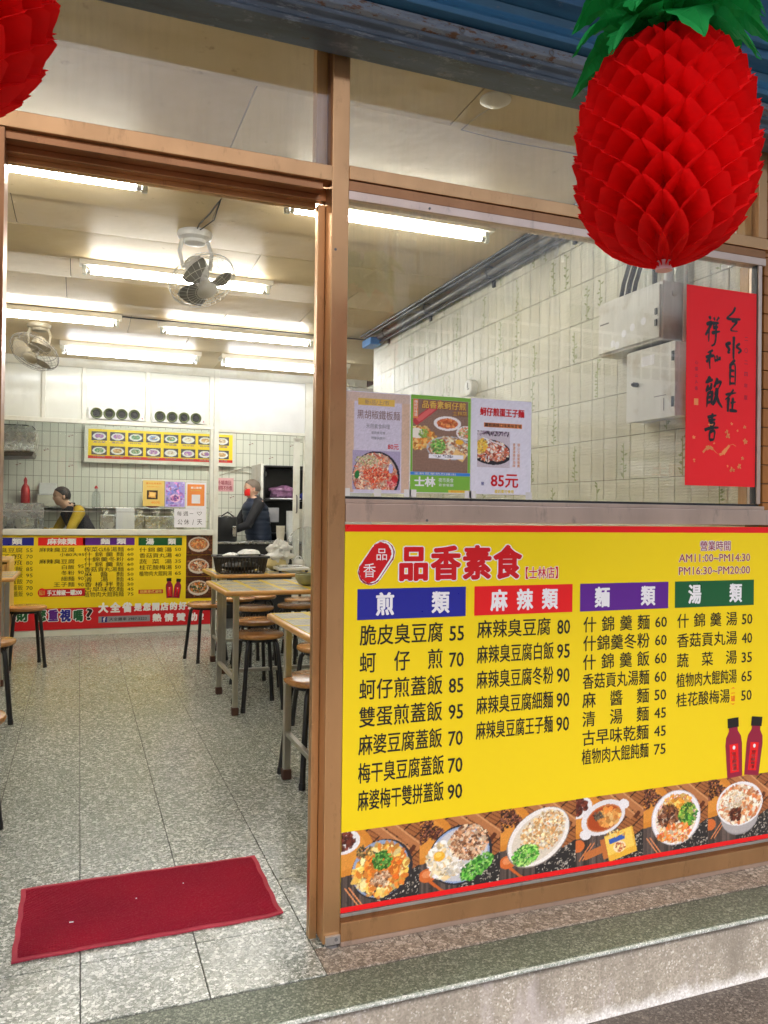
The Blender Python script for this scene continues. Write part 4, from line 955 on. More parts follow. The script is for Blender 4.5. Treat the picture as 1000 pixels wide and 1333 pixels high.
for k in range(3): box('door', 'far_glass', (-4.2+k*2.4, -2.9+k*2.4, -12.19, -12.1, -.1, 1.8), ob, 0)
for k in range(3): box('shop_front', 'far_glass', (6+k*3.4, 8.6+k*3.4, -12.89, -12.8, -.1, 1.9), ob, 0)
rl = MB()
for k in range(47): rl.box(5+k*.25, 5.03+k*.25, -11.76, -11.73, 4.15, 5.05)
for z in (4.4, 4.7, 5.03): rl.box(5, 16.9, -11.77, -11.72, z, z+.05)
rl.build('balcony_rail', 'ink_white', ob)
sb = thing('street_sign', 'white sign board with green border and red characters, mirrored in the window', 'sign', (10.4, -10.9, 1.95))
box('border', 'sign_green', (9.3, 11.5, -10.98, -10.90, 1.95, 2.38), sb, 0); box('board', 'ink_white', (9.37, 11.43, -10.90, -10.88, 2.01, 2.32), sb, 0)
mb = MB(); put_text(mb, '國土', 0, .8, 2.03, 2.30, 0, .03); mb.v = [(10.9-a, -10.875, c) for a, _, c in mb.v]; mb.build('lettering', 'sign_red', sb)

# ================================================================== CEILING LAMPS
def lamp(label, x0, x1, y, n=1, cool=False, hz=2.686):
    t_ = thing('ceiling_lamp', label, 'lamp', ((x0+x1)/2, y, 2.60), 'fluorescent lamps under the ceiling')
    w_ = .046 if n == 1 else .11
    MB().extr_x([(y-w_, hz), (y-w_*.8, 2.648), (y+w_*.8, 2.648), (y+w_, hz)], x0-.03, x1+.03).build('housing', 'lamp_white', t_, bevel=.002)
    for k in range(n):
        yy = y+(k-(n-1)/2)*.14
        MB().cyl((x0+.012, yy, 2.617), (x1-.012, yy, 2.617), .0145, n=14).build('tube', 'tube_cool' if cool else 'tube', t_, smooth=True)
        for xx, d in ((x0, 1), (x1, -1)):
            h_ = box('tube_holder', 'holder', (xx-.012, xx+.012, yy-.012, yy+.012, 2.596, 2.65), t_, .003)
            MB().cyl((xx+d*.012, yy, 2.617), (xx+d*.034, yy, 2.617), .0150, n=12).build('end_cap', 'satin', h_, smooth=True)
    return t_
lamp('long fluorescent lamp nearest the doorway, cut by the left door jamb', -1.60, -.405, 1.46)
lamp('fluorescent lamp seen behind the door post and the streaky window glass', .225, 1.262, 1.45)
lamp('fluorescent lamp just behind the first orbit fan', -.640, .445, 2.84)
lamp('fluorescent lamp above the old brown fan at the left', -1.58, -.400, 4.19)
lamp('fluorescent lamp in the third row from the door, right of the old fan', -.068, 1.135, 4.27)
lamp('twin tube lamp over the kitchen partition, left one', -.800, .355, 5.42, 2, True)
lamp('twin tube lamp over the kitchen partition, right one', .600, 1.800, 5.42, 2, True)

lamp('added fluorescent fill lamp over the kitchen counter, unseen behind the partition panels', -.6, .6, 6.9, 2)  # unseen fixture added to brighten the dark kitchen
lamp('added fluorescent fill lamp over the kitchen door side, unseen behind the partition panels', .9, 2.1, 6.9, 2)  # second added fixture, also out of view, lifting the kitchen light

# ================================================================== FANS
def fan(label, mount, head, axis, r, mb_, body, bladem, grp='orbit fans under the ceiling', cageop='wire'):
    t_ = thing('ceiling_fan', label, 'fan', mount, grp); mo = Vector(mount); he = Vector(head)
    MB().lathe([(.088, 0), (.092, -.012), (.086, -.034), (.060, -.045), (.055, -.06), (.03, -.066)], mo, 24).build('ceiling_mount', body, t_, smooth=True)
    q = Vector(axis).normalized(); mx = q.to_track_quat('Z', 'Y').to_matrix()
    MB().lathe([(.02, -.12), (.052, -.11), (.060, -.06), (.052, -.02), (.02, -.005), (.012, .03)], he, 20, mx).build('motor', body, t_, smooth=True)
    back = he-q*.07
    for s_ in (-1, 1):
        a = mo+Vector((s_*.062, 0, -.03)); b = back+Vector((s_*.068, 0, 0)); MB().tube([a, (a+b)/2+Vector((s_*.018, 0, .0)), b, back+Vector((s_*.045, 0, 0))], .010, 8).build('yoke_arm', body, t_, smooth=True)
    cg = MB()
    for rr_, hz in ((r, .012), (r*1.0, .03), (r*.82, .068), (r*.60, .083), (r*.36, .09), (r*.80, -.035), (r*.5, -.06)):
        cg.tube([he+mx @ Vector((rr_*math.cos(a), rr_*math.sin(a), hz)) for a in np.linspace(0, 2*math.pi, 33)[:-1]], .0028 if hz == .012 else .0013, 5, closed=True)
    for k in range(30):
        a = 2*math.pi*k/30+.05; ca, sa = math.cos(a), math.sin(a)
        cg.tube([he+mx @ Vector((c_*r*ca, c_*r*sa, z)) for c_, z in ((.20, .092), (.6, .083), (.82, .068), (.97, .035), (1, .012), (.96, -.012), (.80, -.035), (.5, -.06), (.3, -.075))], .00095, 4)
    cg.build('cage', cageop, t_, smooth=True)
    MB().lathe([(.0, .100), (.045, .098), (.056, .090), (.05, .084)], he, 20, mx).build('cage_badge', body, t_, smooth=True)
    hub = MB().lathe([(.035, .01), (.036, .05), (.02, .062), (0, .064)], he, 16, mx).build('hub', body, t_, smooth=True)
    for k in range(3):
        a0 = 2*math.pi*k/3+.5; vs = []; n1, n2 = 8, 5
        for i in range(n1+1):
            rr_ = .03+(r*.86-.03)*i/n1; wd = .30+.42*math.sin(math.pi*min(1, (i+1.5)/n1*.72))
            for j in range(n2+1):
                a = a0+(j/n2-.5)*wd*1.9; z = .03+(j/n2-.5)*.045
                vs.append(he+mx @ Vector((rr_*math.cos(a), rr_*math.sin(a), z)))
        b_ = MB(); b_.add(vs, [(i*(n2+1)+j, i*(n2+1)+j+1, (i+1)*(n2+1)+j+1, (i+1)*(n2+1)+j) for i in range(n1) for j in range(n2)]).build('blade', bladem, t_, smooth=True)
    return t_
fan('pale grey orbit fan with a wire cage hanging under the second ceiling joint', (-.10, 2.14, 2.688), at(262, 362, Y=2.07), (.30, -.50, -.85), .175, None, 'fan_grey', 'blade')
fan('old brown orbit fan at the far left under the ceiling', (-.965, 4.72, 2.688), at(46, 456, Y=4.62), (-.35, -.40, -.75), .19, None, 'fan_old', 'fan_old', cageop='pipe_grey')
# cables on the ceiling
cb = MB(); pA = (-.05, 1.62, 2.684); pB = (-.10, 2.13, 2.684)
cb.tube([pA, (-.075, 1.80, 2.672), (-.10, 1.98, 2.678), pB], .004, 6).tube([pA, (-.045, 1.85, 2.664), (-.08, 2.02, 2.672), pB], .003, 6)
tag(cb.build('fan_cable', 'cable'), 'pair of thin dark cables running along the ceiling to the grey fan', 'cable')
ro = thing('ceiling_rose', 'small round ceiling rose with a wire trailing from it above the window', 'ceiling rose', (.70, .34, 2.66))
MB().lathe([(.055, .03), (.055, .018), (.035, .006), (.012, 0)], (.70, .34, 2.66), 20).build('cover', 'lamp_white', ro, smooth=True)
MB().tube([(.70, .34, 2.664), (.69, .46, 2.676), (.685, .58, 2.680), (.86, .585, 2.674), (1.17, .59, 2.682), (1.45, .6, 2.684)], .0022, 5).build('wire', 'cable_pale', ro)

# ================================================================== PIPES, BOXES, CLOCK ON THE TILED WALL
pp = thing('wall_pipes', 'grey pipes clipped along the top of the tiled wall under the ceiling', 'pipe', (1.57, 2, 2.6))
MB().tube([(1.580, .06, 2.640), (1.580, 4.07, 2.628)], .021, 14).build('pipe', 'pipe_grey', pp, smooth=True)
MB().tube([(1.532, .06, 2.668), (1.532, 4.07, 2.664)], .011, 10).build('thin_pipe', 'pipe_dark', pp, smooth=True)
MB().tube([(1.505, .06, 2.676), (1.505, 4.07, 2.674)], .008, 8).build('thin_pipe', 'pipe_dark', pp, smooth=True)
MB().tube([(1.588, .06, 2.600), (1.588, 4.07, 2.588)], .010, 8).build('thin_pipe', 'pipe_dark', pp, smooth=True)
for y in (.5, 1.18, 2.0, 2.9, 3.7):
    MB().tube([(1.614, y, 2.60), (1.565, y, 2.606), (1.548, y, 2.636), (1.556, y, 2.664), (1.585, y, 2.672), (1.614, y, 2.668)], .0045, 6).box(1.60, 1.6135, y-.012, y+.012, 2.555, 2.59).build('clip', 'black_metal', pp)
tag(MB().box(1.50, 1.600, 3.84, 4.04, 2.57, 2.63).build('blue_tape_wrap', 'poster_blue', bevel=.01), 'blue tape wrapped round the far end of the wall pipes', 'tape')

eb = thing('meter_box', 'grey electric meter box with hinged front hanging high on the tiled wall', 'electric box', (1.56, .62, 1.92))
box('body', 'box_grey', (1.508, 1.6135, .424, .838, 1.925, 2.163), eb, .004)
box('door', 'box_grey', (1.500, 1.5075, .434, .834, 1.935, 2.150), eb, .003)
MB().box(1.495, 1.4995, .446, .458, 2.03, 2.055).box(1.495, 1.4995, .446, .458, 1.985, 2.01).build('hinge', 'pipe_dark', eb)
box('maker_plate', 'pipe_grey', (1.4990, 1.4998, .76, .82, 2.06, 2.066), eb, 0)
for y, z in ((.60, 2.01), (.655, 1.995), (.73, 1.965), (.70, 1.955), (.53, 2.02)): MB().lathe([(.016, .0), (.016, .0006)], (1.4996, y, z), 12, Matrix.Rotation(rad(-90), 3, 'Y')).build('sticker_mark', 'paper_white', eb)
MB().lathe([(.013, 0), (.013, .004), (.009, .004)], (1.565, .4238, 2.115), 14, Matrix.Rotation(rad(90), 3, 'X')).build('knockout', 'box_grey', eb)
eb = thing('fuse_box', 'smaller grey steel fuse box with a knob, fixed below the meter box', 'electric box', (1.56, .5, 1.61))
box('body', 'box_grey', (1.520, 1.6135, .372, .655, 1.618, 1.912), eb, .003)
box('door', 'box_grey', (1.508, 1.5195, .350, .645, 1.612, 1.905), eb, .002)
MB().box(1.503, 1.5075, .356, .366, 1.83, 1.868).box(1.503, 1.5075, .356, .366, 1.65, 1.69).build('hinge', 'pipe_dark', eb)
MB().cyl((1.508, .575, 1.765), (1.488, .575, 1.765), .010, n=12).cyl((1.488, .575, 1.765), (1.480, .575, 1.765), .006, n=10).build('knob', 'pipe_dark', eb, smooth=True)
MB().box(1.5072, 1.5079, .40, .47, 1.70, 1.703).box(1.5072, 1.5079, .41, .415, 1.64, 1.69).build('scratch', 'pipe_grey', eb)
box('peeling_label', 'paper_white', (1.5070, 1.5078, .47, .55, 1.835, 1.875), eb, 0)
cbx = thing('cable_bundle', 'black cables and a grey conduit dropping into the top of the meter box', 'cable', (1.56, .6, 2.16))
for y, r_, dx in ((.70, .011, 0), (.685, .009, .02), (.715, .009, -.02)):
    MB().tube([(1.55+dx, y, 2.165), (1.55+dx, y-.015, 2.22), (1.56+dx, y-.06, 2.34), (1.575, y-.07, 2.50), (1.578, y-.07, 2.62)], r_, 8).build('cable', 'cable', cbx, smooth=True)
MB().tube([(1.575, .47, 2.165), (1.575, .47, 2.62)], .019, 14).build('conduit', 'box_grey', cbx, smooth=True)
MB().tube([(1.59, .40, 1.62), (1.60, .395, 2.62)], .008, 8).build('conduit', 'box_grey', cbx, smooth=True)
MB().tube([(1.555, .53, 2.165), (1.556, .53, 2.30), (1.57, .52, 2.62)], .010, 8).build('cable', 'cable', cbx, smooth=True)

cx_, cy_, cz_ = 1.605, 2.247, 1.997
ck = thing('wall_socket_timer', 'small round white dial fixed on the tiled wall above the posters', 'dial', (cx_, cy_, cz_))
mxx = Matrix.Rotation(rad(-90), 3, 'Y')
MB().lathe([(.050, -.008), (.052, .03), (.046, .038), (.040, .038)], (cx_, cy_, cz_), 24, mxx).build('case', 'clock_face', ck, smooth=True)
MB().lathe([(.0395, .034), (0, .034)], (cx_, cy_, cz_), 24, mxx).build('face', 'paper_white', ck)
MB().box(cx_-.0405, cx_-.036, cy_-.004, cy_+.004, cz_-.002, cz_+.030).box(cx_-.0405, cx_-.036, cy_-.022, cy_+.002, cz_-.014, cz_-.006).build('pointer', 'ink_black', ck)

# ================================================================== DOOR MAT
dm_ = thing('door_mat', 'flat red ribbed rubber door mat just inside the doorway', 'mat', (-.43, .43, 0))
mc = [(-.806, .209), (-.060, .220), (-.054, .657), (-.806, .652)]
def quad_ring(pts, dz0, dz1):
    n = 4; cxm = sum(a for a, _ in pts)/4; cym = sum(b for _, b in pts)/4; ins = []
    for a, b in pts: ins.append((a+(.014 if a < cxm else -.014), b+(.014 if b < cym else -.014)))
    vs = [(a, b, dz0) for a, b in pts]+[(a, b, dz1) for a, b in pts]+[(a, b, dz1) for a, b in ins]
    fs = [(k, (k+1) % 4, 4+(k+1) % 4, 4+k) for k in range(4)]+[(4+k, 4+(k+1) % 4, 8+(k+1) % 4, 8+k) for k in range(4)]
    return vs, fs, ins
mat('mat_edge', (.40, .030, .055), .8, var=.15, bump=.3)
rm = random.Random(9); NX_, NY_ = 44, 26; ph_ = [rm.uniform(0, 6.28) for _ in range(6)]
def mat_pt(u, v, lift=0):
    a = [mc[0][k]*(1-u)*(1-v)+mc[1][k]*u*(1-v)+mc[2][k]*u*v+mc[3][k]*(1-u)*v for k in (0, 1)]
    e = max(abs(u-.5), abs(v-.5))*2; wv_ = math.sin(u*9+ph_[0])*math.sin(v*5+ph_[1])
    a[0] += .0016*math.sin(v*23+ph_[2]); a[1] += .0016*math.sin(u*31+ph_[3])
    return (a[0], a[1], .0052+lift+.0012*wv_+(.0028*max(0, math.sin(u*6.5+ph_[4]))*max(0, e-.86)/.14)+(.007 if (u > .93 and v < .12) else 0)*((u-.93)/.07)*((.12-v)/.12 if v < .12 else 0))
def mat_patch(u0, u1, v0, v1, nu, nv, lift=0, skirt=False):
    vs = [mat_pt(u0+(u1-u0)*i/nu, v0+(v1-v0)*j/nv, lift) for j in range(nv+1) for i in range(nu+1)]
    fs = [(j*(nu+1)+i, j*(nu+1)+i+1, (j+1)*(nu+1)+i+1, (j+1)*(nu+1)+i) for j in range(nv) for i in range(nu)]
    if skirt:
        ring = [i for i in range(nu+1)]+[j*(nu+1)+nu for j in range(1, nv+1)]+[nv*(nu+1)+i for i in range(nu-1, -1, -1)]+[j*(nu+1) for j in range(nv-1, 0, -1)]
        b = len(vs); vs += [(vs[q][0], vs[q][1], vs[q][2]-.0046) for q in ring]; n = len(ring)
        fs += [(ring[k], ring[(k+1) % n], b+(k+1) % n, b+k) for k in range(n)]
    return vs, fs
vs, fs = mat_patch(0, 1, 0, 1, NX_, NY_, 0, True); MB().add(vs, fs).build('border', 'mat_edge', dm_, smooth=True)
vs, fs = mat_patch(.019, .981, .032, .968, 40, 24, .0013); MB().add(vs, fs).build('pile', 'mat_red', dm_, smooth=True)
MB().box(-.662, -.650, .372, .376, .0068, .0092).box(-.47, -.466, .46, .463, .0068, .0092).box(-.32, -.3165, .515, .518, .0068, .0092).build('litter', 'paper_white', dm_)

# ================================================================== PAPER PINEAPPLES
def pineapple(label, c, h, w_, twist=0):
    t_ = thing('paper_pineapple', label, 'paper pineapple', (c[0], c[1], c[2]-h/2), 'red honeycomb paper pineapples hung in front of the shop'); C = Vector(c)
    NS, NL, SUB = 28, 15, 4; H = h/2
    def R(z):
        u_ = max(-1, min(1, z/H)); return (w_/2)*(max(0, 1-abs(u_)**2.6))**.5*(1-.05*u_)
    mb = MB()
    for s_ in range(NS):
        vs = []; rr_ = random.Random(s_)
        nrow = NL*SUB
        for i in range(nrow+1):
            q = i/SUB; lv = int(q); fr = q-lv; z = -H+2*H*i/nrow
            tri = (1-2*fr) if (lv+s_) % 2 == 0 else (2*fr-1)
            tri = max(-1, min(1, tri*1.25)); a = 2*math.pi*(s_+.5*tri+.0)/NS+twist+rr_.uniform(-.006, .006)
            saw = (.94+.115*fr) if fr > 0.01 else .965
            r_ = R(z)*saw+.010; zo = z+.006*fr
            lo = abs(z/H) > .93
            for j in range(4):
                k_ = (1, .90, .74, .40)[j]; aa = a+(0 if j == 0 else 0)
                vs.append(C+Vector((r_*k_*math.cos(aa), r_*k_*math.sin(aa), zo-(1-k_)*.02)))
        mb.add(vs, [(i*4+j, i*4+j+1, (i+1)*4+j+1, (i+1)*4+j) for i in range(nrow) for j in range(3)])
    mb.build('honeycomb_body', 'red_tissue', t_, smooth=False)
    MB().lathe([(R(z)*.42+.003, z) for z in np.linspace(-H*.96, H*.96, 12)], C, 16).build('inner_core', 'red_tissue', t_, smooth=True)
    MB().lathe([(.016, -.006), (.014, .012), (.003, .016)], C-Vector((0, 0, H+.006)), 12).build('bottom_button', 'pink_paper', t_, smooth=True)
    top = C+Vector((0, 0, H-.004)); n_ = 20
    for k in range(n_):
        rr_ = random.Random(k*7+3); lay = k % 3; a = 2*math.pi*k/n_+rr_.uniform(-.12, .12)
        L = (.150, .165, .135)[lay]*rr_.uniform(.92, 1.12); d = Vector((math.cos(a), math.sin(a), 0)); sd_ = Vector((-math.sin(a), math.cos(a), 0)); vs = []; n1 = 18
        tw = rr_.uniform(-.5, .5)
        for i in range(n1+1):
            q = i/n1; out = L*(q**.9)+.02; rise = (.050, .085, .030)[lay]*math.sin(math.pi*min(1, q*.85))-(.050, .0, .085)[lay]*q**2.2+(.012, .035, .0)[lay]
            wd = (.052*math.sin(math.pi*(.16+.84*q)**.75)+.001); jag = 1+(.26 if i % 3 == 2 else (-.06 if i % 3 == 0 else .08))
            for s2, e in ((-1, jag), (-.5, 1), (0, 1), (.5, 1), (1, jag)):
                vs.append(top+d*(out+(.010 if abs(s2) == 1 else 0))+sd_*(s2*wd*e)+Vector((0, 0, rise-.016*abs(s2)+.006*math.sin(q*9+s2*3)+tw*s2*wd*q)))
        MB().add(vs, [(i*5+j, i*5+j+1, (i+1)*5+j+1, (i+1)*5+j) for i in range(n1) for j in range(4)]).build('leaf', 'green_tissue', t_, smooth=False)
    MB().tube([top, top+Vector((0, 0, 4.0-top.z))], .0012, 5).build('string', 'cable_pale', t_)
    return t_
pc = at(866, 196, Y=-.9)
pineapple('large red paper pineapple hanging in front of the window at the upper right', pc, .440, .322, .06)
pineapple('red paper pineapple cut off by the upper left corner of the view', at(-100, -62, Y=-.9), .440, .322, .2)

# ================================================================== TABLES AND STOOLS
t = NT('table_print'); p = t.world_pos(); sp = t.node('ShaderNodeSeparateXYZ'); t.link(p, sp.inputs[0])
cbn = t.node('ShaderNodeCombineXYZ'); t.link(sp.outputs[0], cbn.inputs[0]); t.link(sp.outputs[1], cbn.inputs[1])
bk = t.node('ShaderNodeTexBrick'); bk.offset = 0; bk.inputs['Scale'].default_value = 1; bk.inputs['Brick Width'].default_value = .17; bk.inputs['Row Height'].default_value = .21
bk.inputs['Mortar Size'].default_value = .016; bk.inputs['Mortar Smooth'].default_value = 0; bk.inputs['Color1'].default_value = (.50, .48, .38, 1); bk.inputs['Color2'].default_value = (.56, .52, .36, 1); bk.inputs['Mortar'].default_value = (.72, .52, .06, 1)
t.link(cbn.outputs[0], bk.inputs['Vector'])
ln = t.node('ShaderNodeTexBrick'); ln.offset = .5; ln.inputs['Scale'].default_value = 1; ln.inputs['Brick Width'].default_value = .05; ln.inputs['Row Height'].default_value = .017; ln.inputs['Mortar Size'].default_value = .003
ln.inputs['Color1'].default_value = (.20, .19, .16, 1); ln.inputs['Color2'].default_value = (.45, .42, .32, 1); ln.inputs['Mortar'].default_value = (.6, .56, .42, 1); t.link(cbn.outputs[0], ln.inputs['Vector'])
c = t.mix(t.ramp(bk.outputs['Fac'], .4, .6), t.mix(.55, bk.outputs['Color'], ln.outputs['Color']), (.78, .56, .07))
t.bsdf(c, .18); M['table_print'] = t.m
def table(label, x0, x1, y0, y1, printed=True):
    t_ = thing('dining_table', label, 'table', ((x0+x1)/2, (y0+y1)/2, 0), 'dining tables')
    box('table_top', 'edge_wood', (x0, x1, y0, y1, .722, .750), t_, .011, seg=3, smooth=True)
    box('printed_sheet', 'table_print', (x0+.016, x1-.016, y0+.016, y1-.016, .7506, .752), t_, 0)
    lx, ly = (x0+.085, x1-.085), (y0+.105, y1-.075)
    for a in lx:
        for b in ly:
            l_ = box('leg', 'steel_tube', (a-.016, a+.016, b-.016, b+.016, .04, .7215), t_, .003)
            box('rubber_foot', 'rubber_brown', (a-.021, a+.021, b-.021, b+.021, 0, .048), l_, .006)
        box('side_stretcher', 'steel_tube', (a-.011, a+.011, ly[0]+.0165, ly[1]-.0165, .20, .222), t_, .002)
        box('apron', 'steel_tube', (a-.012, a+.012, ly[0]+.0165, ly[1]-.0165, .69, .7215), t_, .002)
    box('long_stretcher', 'steel_tube', (lx[0]+.0115, lx[1]-.0115, (y0+y1)/2-.011, (y0+y1)/2+.011, .20, .222), t_, .002)
    return t_
table('dining table with yellow printed top nearest the doorway, cut by the door post', .165, 1.40, .70, 1.50)
table('middle dining table with yellow printed top and a green bowl on it', .150, 1.35, 2.53, 3.30)
table('dining table at the rear holding the black basket and the scale', .290, 1.50, 3.78, 4.46)
table('dining table at the left edge of the view beside the pine cabinet', -2.25, -1.055, 3.80, 4.45)

def make_stool(label):
    t_ = thing('stool', label, 'stool', (0, 0, 0), 'round wooden stools with black legs')
    MB().lathe([(.0, .438), (.146, .438), (.154, .445), (.156, .455), (.152, .464), (.142, .468), (0, .468)], (0, 0, 0), 32).build('seat', 'seat_wood', t_, smooth=True)
    MB().lathe([(.118, .418), (.118, .4375), (.108, .4375), (.108, .418), (.118, .418)], (0, 0, 0), 24).build('seat_ring', 'black_metal', t_)
    for k in range(4):
        a = math.pi/4+k*math.pi/2; d = Vector((math.cos(a), math.sin(a), 0))
        l_ = MB().tube([d*.085+Vector((0, 0, .424)), d*.112+Vector((0, 0, .42)), d*.130+Vector((0, 0, .398)), d*.137+Vector((0, 0, .36)), d*.178+Vector((0, 0, .012))], .0135, 10).build('leg', 'black_metal', t_, smooth=True)
        MB().cyl(d*.1785+Vector((0, 0, .0)), d*.1765+Vector((0, 0, .03)), .0155, n=10).build('rubber_tip', 'black_plastic', l_, smooth=True)
        MB().cyl(d*.124+Vector((0, 0, .412)), d*.133+Vector((0, 0, .408)), .004, n=8).build('bolt', 'satin', l_)
    return t_
st0 = None
stools = [
    (-1.03, 4.62, .2, 'stool standing alone at the far left in front of the white lettered red panel'),
    (-1.135, 2.93, .1, 'stool at the left edge of the view with only one black leg showing'),
    (-1.045, 1.09, .0, 'stool at the left edge nearest the red mat, only a leg tip showing'),
    (.335, 4.50, .3, 'stool in front of the counter menu, partly behind the legs of the middle table'),
    (.66, 4.86, .6, 'stool at the far side of the rear table near the kitchen door'),
    (.41, 2.80, .05, 'nearest of the three stools in line under the middle table'),
    (.515, 3.40, .2, 'middle one of the three stools in line under the middle table'),
    (.665, 4.16, .4, 'farthest of the three stools in line under the middle table'),
    (.875, 4.98, .1, 'stool under the rear table right of the kitchen door column'),
    (1.03, 4.25, .5, 'stool at the right end of the rear table beside the door post'),
    (1.18, 4.62, .9, 'stool behind the right end of the rear table, mostly hidden'),
    (.66, 2.22, .3, 'stool with bright orange seat between the near and the middle table'),
    (.385, 1.40, .15, 'stool with pale worn seat tucked under the near table by the door post'),
    (.80, 1.95, .4, 'stool behind the door post between the near and middle tables'),
]
for x, y, rz, lab in stools:
    if st0 is None: st0 = make_stool(lab); st0.location = (x, y, 0); st0.rotation_euler.z = rz
    else: copy_tree(st0, (x, y, 0), rz, lab)

# things on the tables
TZ = .7525
bx = thing('basket', 'black slatted plastic basket on the rear table with white bags on it', 'basket', (.48, 3.90, TZ))
def basket_wall(mb, w0, d0, w1, d1, z0, z1, c, n=14):
    for k in range(n):
        for s_ in (-1, 1):
            for ax in (0, 1):
                q = -1+2*(k+.5)/n
                if ax == 0: a = (c[0]+q*w0, c[1]+s_*d0, z0); b = (c[0]+q*w1, c[1]+s_*d1, z1)
                else: a = (c[0]+s_*w0, c[1]+q*d0, z0); b = (c[0]+s_*w1, c[1]+q*d1, z1)
                mb.tube([a, b], .0045, 4)
mb = MB(); basket_wall(mb, .165, .105, .185, .125, TZ+.006, TZ+.12, (.50, 3.92)); mb.build('slats', 'basket', bx)
box('base', 'basket', (.335, .665, 3.815, 4.025, TZ, TZ+.008), bx, .003)
mb = MB(); R_ = [(.50+sx*.192, 3.92+sy*.132, TZ+.125) for sx, sy in ((-1, -1), (1, -1), (1, 1), (-1, 1))]
for k in range(4): mb.tube([R_[k], R_[(k+1) % 4]], .009, 8)
mb.build('rim', 'black_plastic', bx, smooth=True)
MB().ell((.50, 3.92, TZ+.05), (.15, .09, .04), 16, 8).build('liner', 'black_plastic', bx, smooth=True)
def lump(mb, c, r, seed, amp=.22, nu=18, nv=12):
    rr_ = random.Random(seed); ph = [rr_.uniform(0, 6) for _ in range(6)]; i0 = len(mb.v); mb.ell(c, r, nu, nv); C = Vector(c)
    for i in range(i0, len(mb.v)):
        d = Vector(mb.v[i])-C; a, b = math.atan2(d.y, d.x), d.z/max(r[2], 1e-6)
        k = 1+amp*(math.sin(3*a+ph[0])*.4+math.sin(5*a+4*b+ph[1])*.35+math.sin(9*a-6*b+ph[2])*.25+math.sin(7*b+ph[3])*.3); mb.v[i] = tuple(C+d*k)
mb = MB(); lump(mb, (.565, 3.93, TZ+.145), (.085, .07, .030), 1); lump(mb, (.44, 3.95, TZ+.13), (.06, .05, .022), 2)
tag(mb.build('plastic_bags', 'bag_plastic', smooth=True), 'crumpled white plastic bags lying on the black basket', 'bag')
nb = thing('noodle_bag', 'clear knotted bag of yellow noodles standing behind the scale on the rear table', 'bag', (.86, 4.12, TZ))
mb = MB(); lump(mb, (.835, 4.16, TZ+.055), (.092, .075, .058), 3, .12); mb.build('noodles', 'noodle', nb, smooth=True)
mb = MB(); lump(mb, (.85, 4.16, TZ+.105), (.105, .075, .060), 4, .34, 30, 20); lump(mb, (.86, 4.17, TZ+.155), (.078, .052, .075), 5, .5, 30, 20); lump(mb, (.89, 4.16, TZ+.17), (.075, .04, .045), 15, .6, 30, 20); mb.build('bag_top', 'bag_plastic', nb, smooth=True)
sc_ = thing('kitchen_scale', 'flat white kitchen scale with black feet on the rear table', 'scale', (.90, 3.92, TZ))
box('body', 'white_panel', (.785, 1.03, 3.86, 4.06, TZ+.015, TZ+.038), sc_, .006); box('platform', 'stainless', (.80, .98, 3.875, 4.045, TZ+.042, TZ+.050), sc_, .003)
box('collar', 'black_plastic', (.84, .95, 3.90, 4.02, TZ+.0385, TZ+.0418), sc_, 0)
for a in (.80, 1.01):
    for b in (3.875, 4.045): MB().cyl((a, b, TZ), (a, b, TZ+.0148), .012, n=10).build('foot', 'black_plastic', sc_)
jg = thing('steel_pot', 'small white lidded pot behind the scale near the door post', 'pot', (1.03, 4.16, TZ))
MB().lathe([(.045, 0), (.055, .02), (.052, .06), (.035, .08), (.01, .085)], (1.03, 4.20, TZ), 20).build('body', 'white_panel', jg, smooth=True)
MB().tube([(1.03+.025*math.cos(a), 4.20, TZ+.085+.022*math.sin(a)) for a in np.linspace(0, math.pi, 8)], .004, 6).build('handle', 'white_panel', jg, smooth=True)
gd = thing('glass_lid', 'big round glass lid leaning on the pot beside the door post', 'lid', (1.14, 4.30, TZ))
mxl = Matrix.Rotation(rad(82), 3, 'X')
MB().lathe([(.17, 0), (.165, .012), (.13, .03), (.07, .042), (.0, .045)], (1.14, 4.34, TZ+.175), 32, mxl).build('dome', 'clear_plastic', gd, smooth=True)
MB().tube([Vector((1.14, 4.34, TZ+.175))+mxl @ Vector((.171*math.cos(a), .171*math.sin(a), 0)) for a in np.linspace(0, 6.2832, 33)[:-1]], .003, 6, closed=True).build('rim', 'stainless', gd, smooth=True)
bw = thing('serving_bowl', 'dark green glass bowl at the right end of the middle table', 'bowl', (.70, 2.80, TZ))
bc = at(401, 762, Z=TZ)
bw.location = (bc[0], bc[1], TZ); ORG[bw.name] = (bc[0], bc[1], TZ)
MB().lathe([(.035, 0), (.062, .012), (.082, .045), (.085, .072), (.080, .075), (.077, .06), (.058, .02), (0, .012)], (bc[0], bc[1], TZ), 28).build('body', 'bowl_green', bw, smooth=True)

pcb = thing('pine_cabinet', 'pine wood cabinet at the far left behind the left table', 'cabinet', (-1.4, 4.7, 0))
box('carcass', 'pine', (-1.75, -1.155, 4.50, 4.95, .02, .80), pcb, .003); box('side_panel', 'pine', (-1.1545, -1.135, 4.49, 4.96, .0, .815), pcb, .002)
box('top', 'pine', (-1.77, -1.136, 4.48, 4.97, .8155, .835), pcb, .003); box('door', 'pine', (-1.73, -1.45, 4.482, 4.4995, .06, .79), pcb, .002); box('door', 'pine', (-1.445, -1.17, 4.482, 4.4995, .06, .79), pcb, .002)

